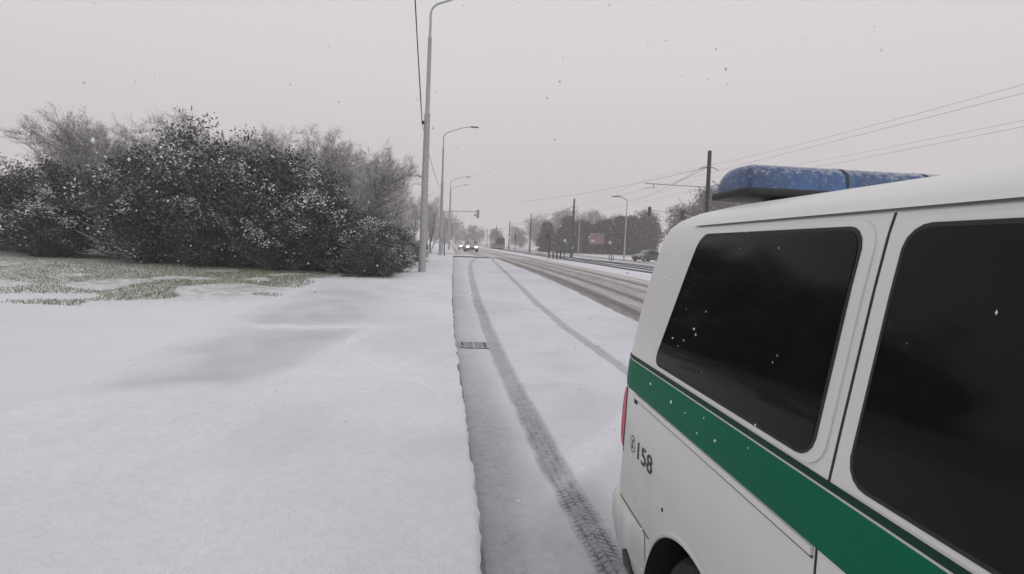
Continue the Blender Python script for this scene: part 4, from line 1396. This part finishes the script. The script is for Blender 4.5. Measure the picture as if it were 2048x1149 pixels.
# lettering: 158 and the phone mark
cu = bpy.data.curves.new('txt', 'FONT'); cu.body = '158'; cu.size = 1.0; cu.offset = .004; cu.resolution_u = 4
to = bpy.data.objects.new('txt', cu); COL.objects.link(to)
dg = bpy.context.evaluated_depsgraph_get()
tm = bpy.data.meshes.new_from_object(to.evaluated_get(dg)); bpy.data.objects.remove(to)
co = np.array([v.co[:] for v in tm.vertices])
x0, x1, y0, y1 = co[:, 0].min(), co[:, 0].max(), co[:, 1].min(), co[:, 1].max()
for v in tm.vertices:
    u = .572+(v.co.x-x0)/(x1-x0)*.168; w = .806+(v.co.y-y0)/(y1-y0)*.072
    v.co = side_pt(u, w, .003)
M_INK = simple('black_vinyl', (.012, .012, .013), .45)
tm.materials.clear(); tm.materials.append(M_INK)
lt = link(bpy.data.objects.new('lettering', tm), van); lt['label'] = 'black number 158 on the side panel'
mb = MB()
cu_, cw_ = .508, .846
outer = []; inner = []
for k in range(33):
    a = 2*math.pi*k/32
    outer.append(side_pt(cu_+.031*math.cos(a), cw_+.036*math.sin(a), .003)); inner.append(side_pt(cu_+.0275*math.cos(a), cw_+.032*math.sin(a), .003))
mb.grid([outer, inner])
# handset: a bent bar with two ends
hs = []
for k in range(9):
    t = -1+2*k/8; wd = .0045+(.0065 if abs(t) > .7 else 0)
    cxx = cu_-.006+.010*t*t+.004*t; cz = cw_+.020*t
    hs.append([side_pt(cxx-wd, cz, .003), side_pt(cxx+wd, cz+.002, .003)])
mb.grid(hs)
M_INKG = simple('grey_vinyl', (.06, .06, .06), .5)
ph = mb.build('phone_symbol', M_INKG, van); ph['label'] = 'phone handset in a circle beside the number'

# roof light bar
m, nt, b = newmat('blue_lens')
geo = nnode(nt, 'ShaderNodeNewGeometry'); sz = nnode(nt, 'ShaderNodeSeparateXYZ'); nt.links.new(geo.outputs['True Normal'], sz.inputs[0])
f = mathn(nt, 'ADD', mathn(nt, 'MULTIPLY', sz.outputs['Z'], .16), noise(nt, 42, 6, .8))
spk = cramp(nt, f, [(.57, (0, 0, 0)), (.70, (.9, .9, .9))])
bl = cramp(nt, noise(nt, 7, 4), [(.3, (.010, .085, .33)), (.7, (.05, .20, .50))])
nt.links.new(mixc(nt, spk, bl, (.7, .75, .85)), b.inputs['Base Color'])
b.inputs['Transmission Weight'].default_value = .65; b.inputs['Roughness'].default_value = .16; b.inputs['Specular IOR Level'].default_value = .5
M_BLUE = m
LU, LW0, LW1 = .50, 1.905, 2.035
lb_ = MB()
def barsec(v, t, hw0, hw1, z0, z1):
    pts = []
    for k in range(13):
        a = math.pi*k/12
        c = math.cos(a); s = math.sin(a)
        pts.append((LU+math.copysign(abs(c)**.55, c)*(hw0*(1-s)+hw1*s), v, z0+(z1-z0)*s**.38))
    return pts
V0, V1 = .36, VW-.30
base = MB()
base.grid([[(LU-.15, V0-.01, LW0+.012), (LU+.15, V0-.01, LW0+.012)], [(LU-.15, V1+.01, LW0+.012), (LU+.15, V1+.01, LW0+.012)]])
base.bbox(LU-.15, LU+.15, V0-.015, V1+.015, LW0-.006, LW0+.026, .010)
bar_o = base.build('light_bar', M_BLACKP, van, True)
rows = []
for v, k in ((V0, 0), (V0+.003, .3), (V0+.007, .6), (V0+.013, .8), (V0+.022, .92), (V0+.05, 1), (VW/2, 1), (V1-.05, 1), (V1-.022, .92), (V1-.013, .8), (V1-.007, .6), (V1-.003, .3), (V1, 0)):
    rows.append(barsec(v, 0, .145, .11, LW0+.024, LW0+.026+(LW1-LW0-.026)*k))
MB().grid(rows).build('blue_lens', M_BLUE, bar_o, True)
for v in (V0+.14, VW/2, V1-.14):
    MB().bbox(LU-.07, LU+.07, v-.06, v+.06, LW0+.027, LW0+.07, .012).build('lamp_unit', M_BLACKP, bar_o, True)
for v in (VW/2-.18, VW/2+.18):
    MB().grid([barsec(v-.006, 0, .1465, .1115, LW0+.0245, LW1+.002), barsec(v+.006, 0, .1465, .1115, LW0+.0245, LW1+.002)]).build('divider', M_BLACKP, bar_o, True)
for v in (V0+.22, V1-.22):
    MB().bbox(LU-.06, LU+.06, v-.05, v+.05, 1.80, LW0-.002, .012).build('foot', M_BLACKP, bar_o, True)

# specks of snow stuck to the near window and panel
mb = MB()
q = random.Random(5)
for k in range(14):
    u, w = q.uniform(.8, 2.6), q.uniform(1.26, 1.70)
    if 1.585 < u < 1.735: continue
    s = q.uniform(.0008, .0024)
    c = Vector(side_pt(u, w, .0095)); dx = Vector((s*q.uniform(.5, 1.1), 0, s*q.uniform(-.6, .6))); dz = Vector((0, .08*s, s*q.uniform(.7, 2.2)))
    mb.add([c-dx, c-dz, c+dx, c+dz, c+Vector((0, -s*.6, 0))], [(0, 1, 4), (1, 2, 4), (2, 3, 4), (3, 0, 4)])
for k in range(4):
    u, w = q.uniform(.5, 1.6), q.uniform(1.07, 1.18)
    s = q.uniform(.003, .007)
    c = Vector(side_pt(u, w, .004)); dx = Vector((s, 0, s*q.uniform(-.6, .6))); dz = Vector((0, 0, s*q.uniform(.7, 1.4)))
    mb.add([c-dx, c-dz, c+dx, c+dz, c+Vector((0, -s*.6, 0))], [(0, 1, 4), (1, 2, 4), (2, 3, 4), (3, 0, 4)])
sp = mb.build('snow_specks', M_FLAKE, van); sp['kind'] = 'stuff'

# ------------------------------------------------------------------ falling snow
n = 3200
yy = 1.0+RNG.uniform(0, 1, n)**1.4*17
ang = RNG.uniform(-.72, .60, n)
P = np.stack([np.tan(ang+YAW)*yy, yy, .15+RNG.uniform(0, 1, n)*(1.4+yy*.75)], 1)
vin = (P[:, 0] > .70) & (P[:, 0] < 2.75) & (P[:, 1] < 2.6) & (P[:, 2] < 2.1)
low = P[:, 2] < g(P[:, 0], P[:, 1])+.2
P = P[~(vin | low)]; n = len(P)
s = RNG.uniform(.0010, .0026, (n, 1))*np.where(RNG.random((n, 1)) < .16, 1.9, 1)
octv = np.array([(1, 0, 0), (-1, 0, 0), (0, 1, 0), (0, -1, 0), (0, 0, 1.3), (0, 0, -1.3)])
V = (P[:, None, :] + octv[None]*s[:, None, :]*RNG.uniform(.6, 1.3, (n, 6, 1))).reshape(-1, 3)
of = np.array([(0, 2, 4), (2, 1, 4), (1, 3, 4), (3, 0, 4), (2, 0, 5), (1, 2, 5), (3, 1, 5), (0, 3, 5)])
Fq = (np.arange(n)[:, None, None]*6+of[None]).reshape(-1, 3)
fl = link(bpy.data.objects.new('falling_snow', np_mesh('falling_snow', V, Fq, M_FLAKE)))
tag(fl, 'snowflakes falling through the air over the street', 'snow'); fl['kind'] = 'stuff'

# ------------------------------------------------------------------ haze
hz = MB().box(-440, 440, -55, 920, -3.0, 36).build('haze', None)
m = bpy.data.materials.new('haze_air'); m.use_nodes = True
nt = m.node_tree
for nd in list(nt.nodes):
    nt.nodes.remove(nd)
o = nt.nodes.new('ShaderNodeOutputMaterial'); pv = nt.nodes.new('ShaderNodeVolumePrincipled')
pv.inputs['Color'].default_value = (.97, .925, .92, 1)
pv.inputs['Density'].default_value = .0019
pv.inputs['Anisotropy'].default_value = .0
nt.links.new(pv.outputs[0], o.inputs['Volume'])
hz.data.materials.append(m)
hz['kind'] = 'stuff'
tag(hz, 'pale haze of falling snow over the whole street', 'haze')
